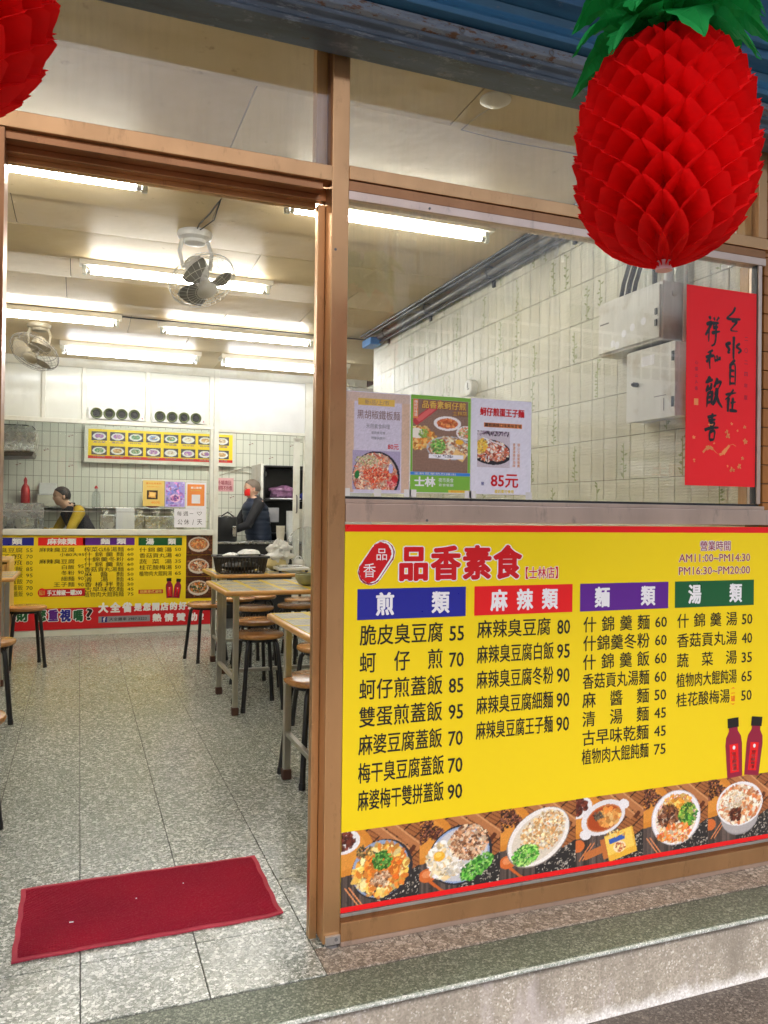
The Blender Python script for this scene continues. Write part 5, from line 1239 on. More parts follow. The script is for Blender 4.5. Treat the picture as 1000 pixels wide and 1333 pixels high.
# ================================================================== KITCHEN PARTITION
YP2 = 6.14
kp = thing('kitchen_partition', 'white framed kitchen partition with glass windows and ribbed white panels above', 'partition', (.2, 6.19, 0))
def kb(n, m, x0, x1, z0, z1, y0=YP2, y1=6.21, bev=.003): return box(n, m, (x0, x1, y0, y1, z0, z1), kp, bev)
kb('counter_rail', 'white_frame', XL, .632, .972, 1.028, 6.10, 6.24)
kb('counter_body', 'white_panel', XL, .632, .0, .9715, 6.165, 6.235)
kb('plinth', 'white_frame', XL, .632, .0, .058, 6.13, 6.1645)
kb('head_rail', 'white_frame', XL, .632, 2.055, 2.098)
kb('column', 'white_frame', .634, .686, .0, 2.672)
kb('top_rail', 'white_frame', XL, 2.3, 2.60, 2.6895, 6.15, 6.20)
for a, b in ((-1.00, -.965), (-.64, -.60), (-.045, .0), (.585, .632)): kb('mullion', 'white_frame', a, b, 2.0985, 2.5995, 6.145, 6.2)
for a, b in ((XL, -1.0005), (-.9645, -.6405), (-.5995, -.0455), (.0005, .5845)): kb('frosted_panel', 'frosted', a, b, 2.0985, 2.5995, 6.165, 6.18, 0)
kb('white_infill', 'white_panel', .6865, 1.60, 2.065, 2.5995, 6.155, 6.19)
kb('white_infill', 'white_panel', 1.74, 2.5, .0, 2.5995, 6.155, 6.19)
kb('door_jamb', 'white_frame', 1.601, 1.70, .0, 2.5995, 6.145, 6.22)
kb('door_head', 'white_frame', .6865, 1.6005, 2.035, 2.0645, 6.15, 6.21, .002)
sd_ = kb('sliding_door_stile', 'white_frame', 1.502, 1.572, .02, 2.02, 6.225, 6.255)
MB().tube([(1.535, 6.222, 1.40), (1.535, 6.200, 1.385), (1.535, 6.196, 1.30), (1.535, 6.200, 1.225), (1.535, 6.222, 1.21)], .007, 8).build('handle', 'pipe_grey', sd_, smooth=True)
kb('window_stile', 'white_frame', .600, .6315, 1.0285, 2.0545)
kb('glass_pane', 'kitchen_glass', -1.90, .5995, 1.0285, 2.0545, 6.17, 6.176, 0)
kb('slide_rail', 'satin', -1.9, .5995, 1.196, 1.203, 6.162, 6.1695, 0)
for zz_, yy_ in ((2.30, 6.1632),): pass
# speaker-like round vents under the ribbed panels
for lab, x0 in (('row of four round black vents on a white plate, left one of the pair', -.56), ('row of four round black vents on a white plate, right one of the pair', -.01+.05)):
    v_ = thing('round_vents', lab, 'vent', (x0+.23, 6.14, 2.11), 'round vent plates over the kitchen window')
    box('plate', 'white_panel', (x0-.02, x0+.50, 6.136, 6.1445, 2.106, 2.222), v_, .002)
    for k in range(4):
        c_ = (x0+.055+.118*k, 6.134, 2.163); mr = Matrix.Rotation(rad(90), 3, 'X')
        d_ = MB().lathe([(.053, -.004), (.055, .004), (.050, .014), (.043, .012), (.040, .002)], c_, 24, mr).build('vent', 'vent_ring', v_, smooth=True)
        MB().lathe([(.040, -.002), (.034, .006), (.020, .004), (.018, .012), (.0, .013)], c_, 20, mr).build('grille', 'black_plastic', d_, smooth=True)
    MB().cyl((x0+.485, 6.134, 2.13), (x0+.485, 6.128, 2.13), .006, n=8).build('switch', 'red_plastic', v_)

# counter menu board
YM = 6.128
cm = thing('counter_menu', 'wide yellow and red menu board on the front of the kitchen counter', 'sign', (-.5, YM, .06))
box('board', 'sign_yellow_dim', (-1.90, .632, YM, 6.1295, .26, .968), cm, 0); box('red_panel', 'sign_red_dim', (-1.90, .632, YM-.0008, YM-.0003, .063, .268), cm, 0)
def cbb(u0, v0, u1, v1, s_, ox, oy):
    a = at(ox+u0/s_, oy+v0/s_, Y=YM); b = at(ox+u1/s_, oy+v1/s_, Y=YM); zc_ = 0; return (a[0], b[0], b[2], a[2])
YW = YM-.0014
A = (7.69, 0, 690); B = (5.882, 120, 690)
def hblock(m, bb, s_, tb, cw_):
    h_ = box('column_heading', m, (bb[0], bb[1], YM-.0012, YM-.0006, bb[2], bb[3]), cm, 0); text(s_, 'ink_white', (tb[0], tb[1], bb[2]+.008, bb[3]-.006), YM-.0018, h_, .05, cw_, 'heading_lettering')
b = cbb(-170, 75, 338, 155, *A); hblock('sign_blue', b, '煎類', (b[0]+.08, b[1]-.10), .09)
b = cbb(382, 75, 853, 155, *A); hblock('sign_red', b, '麻辣類', (b[0]+.08, b[1]-.08), .09)
b = cbb(-70, 58, 325, 115, *B); hblock('sign_purple', b, '麵類', (b[0]+.16, b[1]-.08), .09)
b = cbb(355, 58, 688, 117, *B); hblock('sign_green', b, '湯類', (b[0]+.07, b[1]-.06), .08)
def cl(s_, u0, v0, u1, v1, F_, m='ink_black', bold=.0, cw_=None, nm='menu_line', **k):
    b = cbb(u0, v0, u1, v1, *F_); text(s_, m, b, YW, cm, bold, cw_, nm, **k)
for i, (s_, p_) in enumerate([('脆皮臭豆腐', '55'), ('蚵仔煎', '70'), ('蛋煎', '80'), ('蚵仔煎蓋飯', '85'), ('雙蛋煎蓋飯', '95'), ('麻婆豆腐蓋飯', '70'), ('梅干臭豆腐蓋飯', '70'), ('麻婆梅干雙拼蓋飯', '90')]):
    v = 177+63*i; cl(s_, -160, v, 230, v+50, A, cw_=.115); cl(p_, 262, v+8, 326, v+44, A, nm='price')
for s_, u0, u1, v in (('麻辣臭豆腐', 392, 750, 175), ('麻辣臭豆腐', 392, 750, 292), ('白飯', 610, 748, 348), ('冬粉', 610, 748, 405), ('細麵', 610, 748, 464), ('王子麵', 535, 748, 522)): cl(s_, u0, v, u1, v+46, A)
for s_, u0, u1, v in (('小80大95', 598, 842, 228), ('95', 780, 838, 345), ('90', 780, 838, 407), ('90', 780, 838, 468), ('90', 780, 838, 530)):
    cl(s_, u0, v, u1, v+34, A, nm='price')
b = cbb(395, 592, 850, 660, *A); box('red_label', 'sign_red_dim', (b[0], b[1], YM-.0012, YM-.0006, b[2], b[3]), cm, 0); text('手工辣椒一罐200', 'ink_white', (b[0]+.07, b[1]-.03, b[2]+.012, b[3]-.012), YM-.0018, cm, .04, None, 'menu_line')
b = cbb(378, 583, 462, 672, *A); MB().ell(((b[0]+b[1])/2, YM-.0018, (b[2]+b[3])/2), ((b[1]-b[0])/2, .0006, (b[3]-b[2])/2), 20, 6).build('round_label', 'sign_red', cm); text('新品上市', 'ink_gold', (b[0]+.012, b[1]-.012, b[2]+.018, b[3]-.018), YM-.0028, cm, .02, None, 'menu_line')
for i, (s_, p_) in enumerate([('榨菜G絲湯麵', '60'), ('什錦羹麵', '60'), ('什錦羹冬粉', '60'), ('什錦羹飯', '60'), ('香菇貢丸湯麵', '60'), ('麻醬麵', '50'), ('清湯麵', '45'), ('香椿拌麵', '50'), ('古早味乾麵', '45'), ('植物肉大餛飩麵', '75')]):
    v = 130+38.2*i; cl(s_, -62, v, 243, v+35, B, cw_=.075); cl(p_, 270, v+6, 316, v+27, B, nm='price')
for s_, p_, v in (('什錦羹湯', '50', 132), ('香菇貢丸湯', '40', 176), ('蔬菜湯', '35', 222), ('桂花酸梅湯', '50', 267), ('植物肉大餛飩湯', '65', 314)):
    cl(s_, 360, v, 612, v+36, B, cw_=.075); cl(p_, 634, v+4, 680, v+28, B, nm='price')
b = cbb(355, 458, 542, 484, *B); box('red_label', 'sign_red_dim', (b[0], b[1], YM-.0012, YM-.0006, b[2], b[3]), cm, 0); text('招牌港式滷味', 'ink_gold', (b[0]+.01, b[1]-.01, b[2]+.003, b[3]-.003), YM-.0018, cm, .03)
b = cbb(565, 368, 625, 518, *B); bottle_print((b[0]+b[1])/2, b[2], b[3]-b[2], -.05, YW, cm); b = cbb(630, 372, 690, 518, *B); bottle_print((b[0]+b[1])/2-.02, b[2], b[3]-b[2], .12, YW-.0008, cm)
b = cbb(722, 24, 915, 520, *B); dz_ = (b[3]-b[2])/3
for k in range(3):
    p = Paint(56, 52, (86, 44, 26)); p.confetti(np.ones((52, 56)), 40, .02, .06, [(120, 70, 40), (60, 30, 20), (150, 90, 56)]); p.ell(.48, .52, .42, .34, (226, 214, 200)); p.ell(.48, .5, .36, .26, (170, 120, 80))
    p.confetti(p.mell(.48, .5, .32, .22), 90, .02, .045, [[(226, 150, 80), (240, 190, 130), (206, 110, 60)], [(206, 80, 40), (230, 160, 110), (250, 230, 210), (90, 50, 40)], [(236, 130, 50), (60, 110, 40), (40, 60, 50), (250, 220, 190)]][k])
    p.grain(.08); p.a *= .9; print_photo('dish_photo', p, (b[0], b[1], b[3]-dz_*(k+1)+.002, b[3]-dz_*k), YW, cm)
def cr(s_, u0, v0, u1, v1, F_, m, cw_=None, **k):
    b = cbb(u0, v0, u1, v1, *F_); text(s_, m, b, YM-.002, cm, .05, cw_, 'slogan', 'ink_white', .07, **k)
for s_, u0, u1, m in (('想', -120, -20, 'ink_black'), ('發', 0, 90, 'ink_black'), ('財', 165, 285, 'sign_green'), ('您', 370, 460, 'sign_green'), ('重', 485, 580, 'sign_purple'), ('視', 605, 705, 'sign_blue'), ('嗎', 735, 830, 'sign_green')): cr(s_, u0, 795, u1, 915, A, m)
b = cbb(870, 790, 920, 895, *A); text('?', 'ink_black', b, YM-.002, cm, .05, None, 'slogan', 'ink_white', .06)
b = cbb(52, 555, 875, 640, *B)
for i, ch in enumerate('大全省是您開店的好夥伴'):
    u0 = (48, 140, 232, 322, 390, 458, 526, 594, 664, 734, 800)[i]; s2 = 74 if i < 3 else 58; cl(ch, u0, 598-s2*.55-i*2, u0+s2, 598+s2*.48-i*2, B, 'ink_white', .06, nm='slogan')
for i, ch in enumerate('熱情贊助'): cl(ch, 462+92*i, 640-2*i, 530+92*i, 700-2*i, B, 'ink_white', .06, nm='slogan')
b = cbb(835, 640, 852, 684, *B); text('!', 'ink_white', b, YW-.0002, cm, .05, None, 'slogan')
b = cbb(48, 655, 442, 705, *B); box('grey_label', 'ink_grey', (b[0], b[1], YM-.0012, YM-.0008, b[2]+.01, b[3]-.01), cm, 0); text('大全攤車 2987-5222', 'ink_black', (b[0]+.10, b[1]-.03, b[2]+.025, b[3]-.025), YM-.0018, cm, .02)
text('f', 'ink_white', (b[0]+.045, b[0]+.065, b[2]+.02, b[3]-.02), YM-.0022, cm, .05); box('logo_square', 'ink_navy', (b[0]+.03, b[0]+.08, YM-.0018, YM-.0014, b[2]+.014, b[3]-.014), cm, 0)

# notices on the kitchen glass
def ksheet(nm, lab, b, m, cat='notice'):
    t_ = thing(nm, lab, cat, ((b[0]+b[1])/2, 6.165, b[2])); box('sheet', m, (b[0], b[1], 6.1585, 6.1605, b[2], b[3]), t_, 0); return t_
mat('notice_yellow', (.80, .58, .16), .4, var=.05); mat('notice_violet', (.50, .42, .78), .4, var=.2, vscale=14); mat('notice_orange', (.86, .28, .06), .4, var=.05)
k_ = ksheet('notice', 'yellow toast notice taped on the kitchen glass', (-.058, .150, 1.262, 1.519), 'notice_yellow'); text('厚片吐司系列', 'ink_orange', (-.03, .12, 1.478, 1.500), 6.158, k_, .04); text('花生奶酥巧克力', 'ink_orange', (-.02, .10, 1.450, 1.464), 6.158, k_, .02); text('40元', 'ink_orange', (.02, .11, 1.285, 1.312), 6.158, k_, .04)
p = Paint(30, 26, (60, 40, 30)); p.rect(.5, .5, .36, .30, (236, 180, 90), .1); p.rect(.5, .45, .26, .2, (250, 214, 130), .1); print_photo('toast_photo', p, (-.02, .085, 1.330, 1.420), 6.158, k_)
k_ = ksheet('notice', 'violet notice with a round picture between the yellow and orange ones on the kitchen glass', (.158, .352, 1.256, 1.512), 'notice_violet')
p = Paint(40, 52, (168, 156, 226)); p.confetti(np.ones((52, 40)), 60, .02, .06, [(226, 150, 210), (120, 130, 220), (200, 190, 240), (170, 110, 200)], 2.4); p.ell(.5, .66, .22, .16, (240, 200, 230)); p.confetti(p.mell(.5, .66, .18, .12), 30, .02, .04, [(120, 70, 160), (206, 120, 180), (90, 60, 140)]); print_photo('drink_photo', p, (.164, .346, 1.262, 1.506), 6.158, k_)
k_ = ksheet('notice', 'orange notice with a white square on the kitchen glass beside the column', (.362, .566, 1.240, 1.508), 'paper_white'); box('orange_field', 'notice_orange', (.376, .548, 6.1575, 6.1582, 1.27, 1.49), k_, 0); text('線上點餐', 'ink_white', (.41, .52, 1.445, 1.467), 6.1570, k_, .03); text('歡迎掃碼', 'ink_gold', (.41, .51, 1.42, 1.436), 6.1570, k_, .02); box('white_square', 'paper_white', (.42, .505, 6.1565, 6.157, 1.295, 1.385), k_, 0)
k_ = ksheet('notice', 'handwritten white note about the weekly day off under the orange notice', (.250, .565, 1.050, 1.238), 'paper_white', 'note')
for s_, b in (('每', (.275, .325, 1.165, 1.215)), ('週', (.335, .390, 1.165, 1.215)), ('一', (.40, .44, 1.165, 1.215)), ('♡', (.475, .525, 1.172, 1.210)), ('公', (.28, .335, 1.075, 1.135)), ('休', (.345, .40, 1.075, 1.135)), ('/', (.43, .445, 1.075, 1.13)), ('天', (.475, .53, 1.075, 1.14))): text(s_, 'ink_black', b, 6.158, k_, .0, rot=random.uniform(-.12, .12))
tag(MB().box(-.07, .57, 6.1612, 6.1616, 1.515, 1.53).build('sticky_tape', 'tape'), 'strip of clear tape over the kitchen glass notices', 'tape')

# ================================================================== INSIDE THE KITCHEN
lb = thing('picture_menu', 'long yellow picture menu board with two rows of dishes high on the kitchen wall', 'sign', (.3, 8.25, 1.82))
a = at(110, 552, Y=8.2); b = at(307, 606, Y=8.2); zT, zB = 2.235, 1.795
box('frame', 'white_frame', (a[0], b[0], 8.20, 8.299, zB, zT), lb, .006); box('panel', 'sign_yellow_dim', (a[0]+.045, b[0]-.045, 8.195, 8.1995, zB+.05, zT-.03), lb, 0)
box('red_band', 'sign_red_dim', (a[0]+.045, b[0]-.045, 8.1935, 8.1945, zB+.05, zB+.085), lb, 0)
wd = (b[0]-a[0]-.14)/8
for i in range(8):
    for j in range(2):
        p = Paint(22, 18, (70, 66, 74)); cc = random.choice([(206, 190, 160), (222, 214, 200), (120, 150, 200), (90, 150, 110), (170, 120, 190), (210, 170, 110)]); p.ell(.5, .52, .48, .36, (226, 228, 226)); p.ell(.5, .5, .34, .24, cc); p.confetti(p.mell(.5, .5, .3, .2), 14, .03, .07, [cc, (150, 110, 70), (236, 220, 190)])
        x0_ = a[0]+.07+wd*i; z0_ = zT-.075-.175*j-.10
        print_photo('dish_photo', p, (x0_+.012, x0_+wd-.022, z0_+.005, z0_+.115), 8.193, lb); text(random.choice(['什錦羹', '乾拌麵', '臭豆腐', '蚵仔煎', '貢丸湯']), 'ink_brown', (x0_+.03, x0_+wd-.04, z0_-.026, z0_-.002), 8.1925, lb, .03)
hd_ = thing('range_hood', 'stainless range hood at the left end of the kitchen', 'range hood', (-1.5, 7.5, 1.75))
MB().prism([(-2.2, 1.80), (-1.11, 1.84), (-1.09, 2.07), (-1.14, 2.12), (-2.2, 2.12)], 7.2, 7.9).build('canopy', 'stainless', hd_, bevel=.01); MB().prism([(-2.2, 1.745), (-1.13, 1.79), (-1.115, 1.835), (-2.2, 1.795)], 7.22, 7.88).build('filter_edge', 'pipe_dark', hd_, bevel=.003)
kc = thing('kitchen_counter', 'stainless kitchen counter with sunk food wells behind the glass', 'counter', (-.5, 6.75, 0))
box('body', 'stainless', (-.75, .62, 6.42, 7.0, 0, .86), kc, .004); box('food_well', 'stainless', (-.45, -.02, 6.46, 6.9, .8605, 1.17), kc, .008); box('food_well', 'stainless', (-.015, .40, 6.46, 6.9, .8605, 1.16), kc, .008); box('cutting_board', 'paper_white', (-.30, -.12, 6.40, 6.42, 1.0, 1.24), kc, .004)
for i in range(5): MB().lathe([(.015, 0), (.034, .03), (.034, .05)], (-.40+.17*i, 6.55, 1.172), 12).build('ladle_bowl', 'stainless', kc, smooth=True)
so_ = thing('stove', 'dark steel stove with pots at the left behind the kitchen glass', 'stove', (-1.5, 6.8, 0))
box('body', 'black_metal', (-2.1, -1.02, 6.45, 7.05, 0, 1.0), so_, .005); box('backplate', 'stainless', (-2.1, -1.0, 7.06, 7.08, .9, 1.28), so_, .002)
for i, x in enumerate((-1.75, -1.45, -1.15)): MB().lathe([(.10, 1.0), (.12, 1.02), (.12, 1.16-.02*i), (.115, 1.16-.02*i), (.11, 1.03), (0, 1.02)], (x, 6.72, .002), 24).build('pot', 'stainless', so_, smooth=True)
def bottle(lab, x, y, z, m, h=.22, r=.035, cap='red_plastic'):
    b_ = thing('sauce_bottle', lab, 'bottle', (x, y, z)); MB().lathe([(r, 0), (r, h*.55), (r*.8, h*.68), (r*.35, h*.78), (r*.35, h*.86)], (x, y, z), 16).build('body', m, b_, smooth=True); MB().lathe([(r*.42, h*.861), (r*.40, h*.92), (r*.15, h)], (x, y, z), 12).build('cap', cap, b_, smooth=True)
sf2 = thing('wall_shelf', 'narrow steel shelf along the kitchen wall behind the glass', 'shelf', (-.6, 8.1, 1.25)); box('board', 'stainless', (-2.0, .75, 8.05, 8.295, 1.235, 1.25), sf2, .002); box('bracket', 'pipe_grey', (-1.5, -1.48, 8.06, 8.298, 1.12, 1.2345), sf2, 0); box('bracket', 'pipe_grey', (.2, .22, 8.06, 8.298, 1.12, 1.2345), sf2, 0)
bottle('red sauce bottle on the kitchen shelf left of the white tubs', -1.245, 8.15, 1.251, 'red_plastic', .34, .05); bottle('clear bottle with a red cap on the kitchen shelf right of the worker', -.46, 8.15, 1.251, 'clear_plastic', .26, .05)
tb_ = thing('food_tubs', 'stacked white tubs on the kitchen shelf beside the red bottle', 'tub', (-1.0, 8.15, 1.25)); box('tub', 'cream', (-1.12, -.88, 8.08, 8.26, 1.2505, 1.39), tb_, .012); box('tub', 'white_panel', (-1.10, -.90, 8.09, 8.25, 1.391, 1.53), tb_, .012); box('lid', 'paper_white', (-1.13, -.87, 8.07, 8.27, 1.3855, 1.3905), tb_, .001)
tb_ = thing('cutting_boards', 'pale round chopping board leaning on the kitchen wall above a red dish', 'chopping board', (.17, 8.2, 1.25)); MB().lathe([(.13, 0), (.13, .02)], (.20, 8.20, 1.39), 28, Matrix.Rotation(rad(84), 3, 'X')).build('board', 'cream', tb_); MB().lathe([(.04, 0), (.11, .03), (.115, .035)], (.20, 8.14, 1.2505), 20).build('dish', 'red_plastic', tb_, smooth=True)
pn = thing('pink_notice', 'pink paper notice taped on the kitchen wall left of the person', 'notice', (.94, 8.29, 1.5)); a = at(283, 622, Y=8.29); b = at(304, 640, Y=8.29); box('sheet', 'pink_paper', (a[0]-.05, b[0], 8.292, 8.2985, b[2], a[2]), pn, 0)
text('外場請回', 'ink_maroon', (a[0], b[0]-.03, a[2]-.09, a[2]-.03), 8.2905, pn, .02); text('碗筷不外借', 'ink_maroon', (a[0], b[0]-.02, a[2]-.16, a[2]-.10), 8.2905, pn, .02)
# dark rack with goods
rk = thing('storage_rack', 'black open storage rack with bags and papers behind the person', 'rack', (1.85, 7.95, 0))
box('back', 'black_metal', (1.50, 2.4, 8.26, 8.285, 0, 1.80), rk, 0); box('side', 'black_metal', (1.495, 1.525, 7.72, 8.2595, 0, 1.80), rk, .002); box('side', 'box_grey', (1.46, 1.4945, 7.70, 8.285, 0, 1.82), rk, .002)
for z in (.55, .93, 1.36, 1.785): box('shelf', 'black_metal', (1.5255, 2.4, 7.72, 8.2595, z, z+.018), rk, .002)
mb = MB(); lump(mb, (1.80, 7.9, 1.47), (.19, .12, .085), 9, .3); tag(mb.build('vegetable_bag', 'violet_goods', smooth=True), 'net bag of purple onions on the upper shelf of the black rack', 'bag')
tag(MB().box(1.60, 2.0, 7.78, 8.05, 1.379, 1.395).build('white_tray', 'paper_white', bevel=.004), 'flat white tray under the purple bag on the rack', 'tray')
mb = MB(); lump(mb, (2.06, 7.88, 1.42), (.07, .08, .04), 12, .2); tag(mb.build('blue_cloth', 'ink_navy', smooth=True), 'folded blue cloth at the right end of the rack shelf', 'cloth')
nt = thing('hanging_note', 'grey blue note sheet hanging on the front of the rack', 'note', (1.64, 7.7, 1.06)); box('sheet', 'ink_grey', (1.565, 1.70, 7.712, 7.7185, 1.09, 1.27), nt, 0)
def cups(lab, x, y, z, n, r, m='paper_cup', dz=.018, h0=.10):
    c_ = thing('cup_stack', lab, 'cups', (x, y, z), None)
    prof = [(r*.78, 0), (r, h0), (r*1.05, h0+.002)]
    for k in range(n): MB().lathe(prof, (x, y, z+dz*k), 18).build('cup', m, c_, smooth=True)
sc2 = thing('side_counter', 'low dark counter in the kitchen carrying the cooker and the cup stacks', 'counter', (1.5, 7.0, 0)); box('top', 'stainless', (.72, 2.3, 6.95, 7.45, .845, .87), sc2, .003); box('body', 'dark_void', (.74, 2.3, 6.97, 7.43, 0, .8445), sc2, 0)
cups('short stack of kraft paper cups on the kitchen side counter', 1.60, 7.2, .871, 5, .052, 'paper_cup', .02); cups('tall stack of white paper cups beside the sliding door', 1.74, 7.25, .871, 14, .060, 'white_panel', .02); cups('wide white bowls stacked behind the tall cups', 1.92, 7.3, .871, 12, .085, 'cream', .024, .12)
rc = thing('rice_cooker', 'black electric water boiler on the kitchen counter in front of the person', 'cooker', (.98, 7.1, .871))
MB().lathe([(.125, 0), (.135, .02), (.135, .25), (.128, .28), (.09, .30), (0, .302)], (.93, 7.12, .871), 28).build('body', 'black_plastic', rc, smooth=True); MB().lathe([(.128, .281), (.110, .292), (.09, .301)], (.93, 7.12, .8715), 28).build('lid', 'stainless', rc, smooth=True)
box('control_panel', 'stainless', (.99, 1.03, 6.972, 6.995, .93, 1.05), rc, .003); MB().tube([(.86, 7.0, 1.16), (.93, 6.975, 1.21), (1.0, 7.0, 1.16)], .008, 8).build('handle', 'black_plastic', rc, smooth=True)
cc = at(343, 617, Y=8.22)
cv = thing('security_camera', 'small white dome camera on the kitchen wall left of the rack', 'camera', cc); MB().ell(cc, .048, 20, 12).build('dome', 'white_panel', cv, smooth=True); MB().ell((cc[0]-.005, cc[1]-.030, cc[2]-.005), .024, 14, 8).build('lens', 'black_plastic', cv, smooth=True); MB().lathe([(.05, .05), (.05, .075)], (cc[0], cc[1]+.02, cc[2]-.02), 16, Matrix.Rotation(rad(-90), 3, 'X')).build('base', 'white_panel', cv)
wz = [at(u, v, Y=8.27) for u, v in ((286, 619), (298, 615), (312, 611), (323, 607), (332, 612), (340, 617))]; wz2 = [at(u, v, Y=8.27) for u, v in ((300, 615), (315, 614), (330, 617), (340, 619))]
mb = MB(); mb.tube(wz, .005, 6); mb.tube(wz2, .005, 6); tag(mb.build('camera_cable', 'cable_pale', smooth=True), 'thin cable looping on the kitchen wall to the small camera', 'cable')
# little motif tiles scattered on the kitchen wall
mb = MB()
for u, v in ((92, 567), (24, 604), (92, 606), (60, 585), (327, 578), (380, 580), (353, 596), (299, 667), (302, 647)):
    q = at(u, v, Y=8.2985)
    for k in range(4): aa = k*1.7; mb.add([(q[0]+.035*math.cos(aa), 8.2985, q[2]+.02*math.sin(aa)), (q[0]+.02*math.cos(aa+.5), 8.2985, q[2]+.03*math.sin(aa+.5)), (q[0], 8.2985, q[2])], [(0, 1, 2)])
mb.build('tile_motif', 'ink_brown', wb)

# ================================================================== PEOPLE
def skin_mesh(name, joints, edges, m, parent, sub=2):
    """one continuous body grown over a jointed skeleton"""
    me = bpy.data.meshes.new('k'); me.from_pydata([j[0] for j in joints], edges, []); o = bpy.data.objects.new('k', me); COL.objects.link(o)
    md = o.modifiers.new('s', 'SKIN'); md.use_smooth_shade = True
    for i, j in enumerate(joints): d = me.skin_vertices[0].data[i]; d.radius = j[1]; d.use_root = (i == 0)
    sm = o.modifiers.new('u', 'SUBSURF'); sm.levels = sub; sm.render_levels = sub
    dg = bpy.context.evaluated_depsgraph_get(); r_ = bpy.data.meshes.new_from_object(o.evaluated_get(dg)); r_.name = name
    bpy.data.objects.remove(o); bpy.data.meshes.remove(me)
    o0 = ORG[parent.name]; r_.transform(Matrix.Translation((-o0[0], -o0[1], -o0[2])))
    r_.polygons.foreach_set('use_smooth', [True]*len(r_.polygons)); r_.materials.clear(); r_.materials.append(M[m])
    q = bpy.data.objects.new(name, r_); COL.objects.link(q); q.parent = parent; ORG[q.name] = o0; return q
def person(label, x, y, H, face, hairm, top, sleeve, hunch=.05, hands=(.30, .98), mask=None, vest=False, lean=0):
    """face: angle in the floor plane the person looks towards"""
    P_ = thing('person', label, 'person', (x, y, 0)); fx, fy = math.cos(face), math.sin(face); s = H/1.68
    def W(f_, l_, z): return (x+(fx*f_-fy*l_)*s, y+(fy*f_+fx*l_)*s, z*s)
    h = hunch; J = []; E = []
    def j(p, r_, par=None):
        J.append((W(*p), (r_[0]*s, r_[1]*s) if isinstance(r_, tuple) else (r_*s, r_*s))); i = len(J)-1
        if par is not None: E.append((par, i))
        return i
    pel = j((0, 0, .92), (.13, .10)); ch = j((h*.5, 0, 1.12), (.125, .10), pel); ch2 = j((h, 0, 1.32), (.14, .10), ch); nk = j((h*1.4, 0, 1.44), .052, ch2); hd1 = j((h*1.8+.01, 0, 1.51), (.080, .082), nk); hd2 = j((h*1.9+.005, 0, 1.585), (.090, .090), hd1)
    hf, hz = hands
    for sgn in (-1, 1):
        sh_ = j((h, sgn*.17, 1.36), .058, ch2); el = j((h+hf*.45, sgn*.23, 1.10), .042, sh_); wr_ = j((h+hf, sgn*.10, hz), .028, el); j((h+hf+.07, sgn*.085, hz-.01), (.020, .036), wr_)
        hp = j((0, sgn*.09, .85), .085, pel); kn = j((.02, sgn*.10, .48), .058, hp); an = j((-.01, sgn*.10, .09), .038, kn); j((.12, sgn*.11, .03), (.042, .03), an)
    skin_mesh('body', J, E, 'skin', P_)
    # fingers
    fg = MB()
    for sgn in (-1, 1):
        for q in range(4):
            b0 = W(h+hf+.085, sgn*.085+(q-1.5)*.017, hz-.006); b1 = W(h+hf+.115, sgn*.085+(q-1.5)*.018, hz-.016); b2 = W(h+hf+.128, sgn*.085+(q-1.5)*.018, hz-.040); fg.tube([b0, b1, b2], [.008*s, .0075*s, .006*s], 6)
        fg.tube([W(h+hf+.05, sgn*(.085-.04), hz-.01), W(h+hf+.085, sgn*(.085-.055), hz-.025)], [.009*s, .007*s], 6)
    fg.build('fingers', 'skin', P_, smooth=True)
    hc = Vector(W(h*1.75+.0, 0, 1.555)); rz = Matrix.Rotation(face, 3, 'Z')
    # head: skull narrowing to the chin
    hm_ = MB(); n1 = 20; vs = []; pr = [(-.118, .018), (-.112, .036), (-.095, .052), (-.07, .062), (-.04, .070), (-.01, .076), (.025, .080), (.06, .078), (.09, .064), (.108, .040), (.115, .0)]
    for z_, w_ in pr:
        for k in range(n1):
            a = 2*math.pi*k/n1; back = .020*max(0, -math.cos(a))*min(1, max(0, (z_+.09)/.08)); fwd = .010 if z_ < .03 else 0
            vs.append(hc+rz @ (Vector(((w_*1.12+back+fwd*max(0, math.cos(a)))*math.cos(a), w_*math.sin(a), z_))*s))
    hm_.add(vs, [(i*n1+k, i*n1+(k+1) % n1, (i+1)*n1+(k+1) % n1, (i+1)*n1+k) for i in range(len(pr)-1) for k in range(n1)]); hm_.build('head', 'skin', P_, smooth=True)
    # face
    fc = MB(); fc.ell(hc+rz @ Vector((.088, 0, -.022))*s, (.018*s, .014*s, .024*s), 10, 8)
    for sgn in (-1, 1): fc.ell(hc+rz @ Vector((.0, sgn*.083, -.012))*s, (.02*s, .010*s, .032*s), 10, 8)
    fc.build('nose_and_ears', 'skin', P_, smooth=True)
    ey = MB()
    for sgn in (-1, 1): ey.ell(hc+rz @ Vector((.081, sgn*.030, .006))*s, (.007*s, .012*s, .006*s), 8, 6)
    ey.build('eyes', 'ink_black', P_)
    hm = MB(); n1, n2 = 22, 12; vs = []
    for i in range(n2+1):
        for k in range(n1):
            a = 2*math.pi*k/n1; front = max(0, math.cos(a)); lim = 2.0-1.0*front**.6-.05*(1-abs(math.cos(a))); ph = lim*i/n2
            q = Vector((math.sin(ph)*math.cos(a)*.110-.008, math.sin(ph)*math.sin(a)*.0895, math.cos(ph)*.114+.014)); vs.append(hc+rz @ (q*s))
    hm.add(vs, [(i*n1+k, i*n1+(k+1) % n1, (i+1)*n1+(k+1) % n1, (i+1)*n1+k) for i in range(n2) for k in range(n1)]); hm.build('hair', hairm, P_, smooth=True)
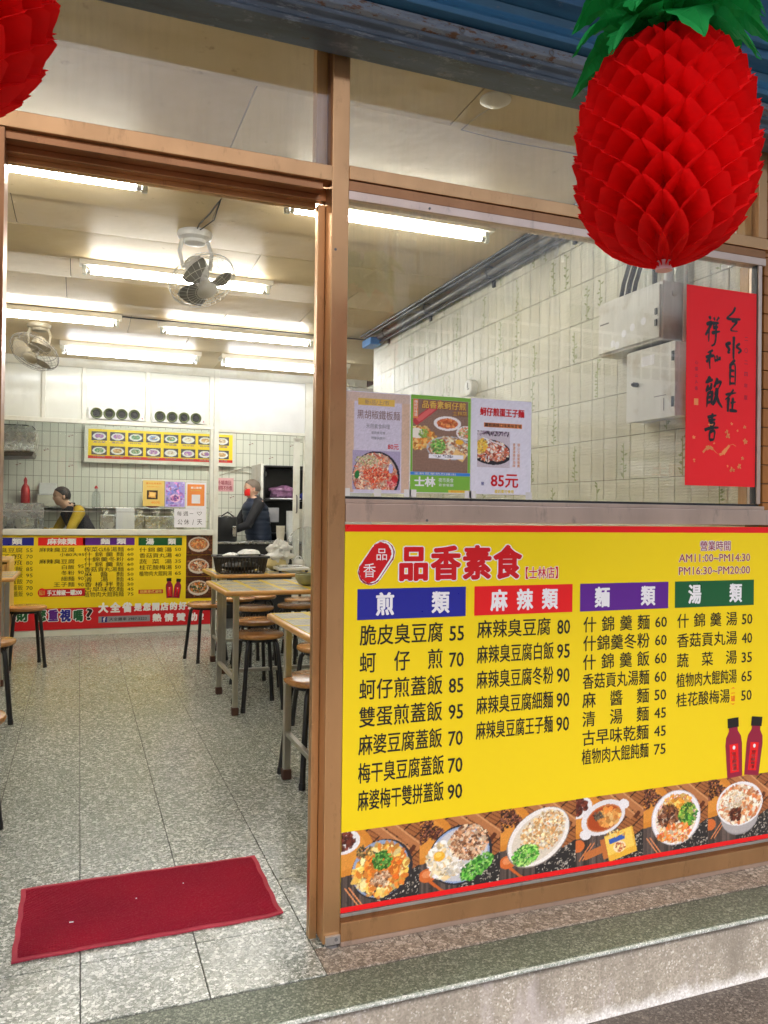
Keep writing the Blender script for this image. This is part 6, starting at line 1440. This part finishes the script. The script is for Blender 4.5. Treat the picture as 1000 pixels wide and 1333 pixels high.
    if mask:
        mk = MB(); vs = []
        for i in range(9):
            for k in range(13):
                a = -1.05+2.1*k/12; zz_ = .000-.090*i/8; bul = .008*math.sin(math.pi*i/8)-.002
                rr_ = .088+bul*math.cos(a*.9); vs.append(hc+rz @ (Vector((rr_*math.cos(a)*1.03, rr_*math.sin(a)*.98, zz_))*s))
        mk.add(vs, [(i*13+k, i*13+k+1, (i+1)*13+k+1, (i+1)*13+k) for i in range(8) for k in range(12)]); mk.build('face_mask', mask, P_, smooth=True)
        MB().tube([hc+rz @ (Vector((.02, sg_*.092, -.01))*s) for sg_ in (1,)]+[hc+rz @ (Vector((-.012, .094, .012))*s)], .002, 5).build('mask_loop', mask, P_)
    # jacket torso as padded rings
    rings = MB(); vs = []; n1 = 28; zs = np.linspace(.84, 1.435, 34)
    for z in zs:
        q = (z-.84)/.595; fr_ = h*max(0, (z-.92)/.40)*1.0
        wx = .150+.012*math.sin(math.pi*q)-.075*max(0, q-.82)/.18*1.1; wy = .190+.02*q-.12*max(0, q-.84)/.16
        puff = .010*abs(math.sin(math.pi*(z-.84)/.062)) if vest else 0
        for k in range(n1):
            a = 2*math.pi*k/n1; p_ = W(fr_+(wx+puff)*math.cos(a), (wy+puff)*math.sin(a), z); vs.append(p_)
    rings.add(vs, [(i*n1+k, i*n1+(k+1) % n1, (i+1)*n1+(k+1) % n1, (i+1)*n1+k) for i in range(len(zs)-1) for k in range(n1)]); rings.build('vest' if vest else 'shirt', top, P_, smooth=True)
    MB().lathe([(.072, 0), (.066, .03), (.062, .07)], W(h*1.3, 0, 1.40), 18).build('collar', top, P_, smooth=True)
    for sgn in (-1, 1):
        MB().tube([W(h-.01, sgn*.10, 1.385), W(h, sgn*.175, 1.355), W(h+hf*.25, sgn*.215, 1.22), W(h+hf*.45, sgn*.232, 1.095), W(h+hf*.75, sgn*.165, (1.10+hz)/2-.01), W(h+hf*.97, sgn*.105, hz+.004)], [.07*s, .074*s, .062*s, .056*s, .048*s, .042*s], 14).build('sleeve', sleeve, P_, smooth=True)
        MB().tube([W(0, sgn*.09, .90), W(.01, sgn*.095, .70), W(.02, sgn*.10, .48), W(0, sgn*.10, .10)], [.105*s, .098*s, .075*s, .062*s], 14).build('trouser_leg', 'grey_cloth', P_, smooth=True)
        MB().ell(W(.05, sgn*.105, .04), (.13*s, .055*s, .045*s), 14, 8, rz).build('shoe', 'black_plastic', P_, smooth=True)
    return P_
person('grey haired worker in a navy padded vest and red mask standing in the kitchen doorway', 1.44, 7.66, 1.62, rad(186), 'hair_grey', 'navy', 'dark_cloth', .06, (.36, 1.02), 'mask_red', True)
person('dark haired worker in a yellow shirt and dark apron behind the kitchen glass', -.52, 7.45, 1.47, rad(200), 'hair', 'dark_cloth', 'yellow_cloth', .22, (.34, 1.12))

for o in list(bpy.data.objects):
    if o.type == 'MESH' and not o.data.polygons: bpy.data.objects.remove(o)
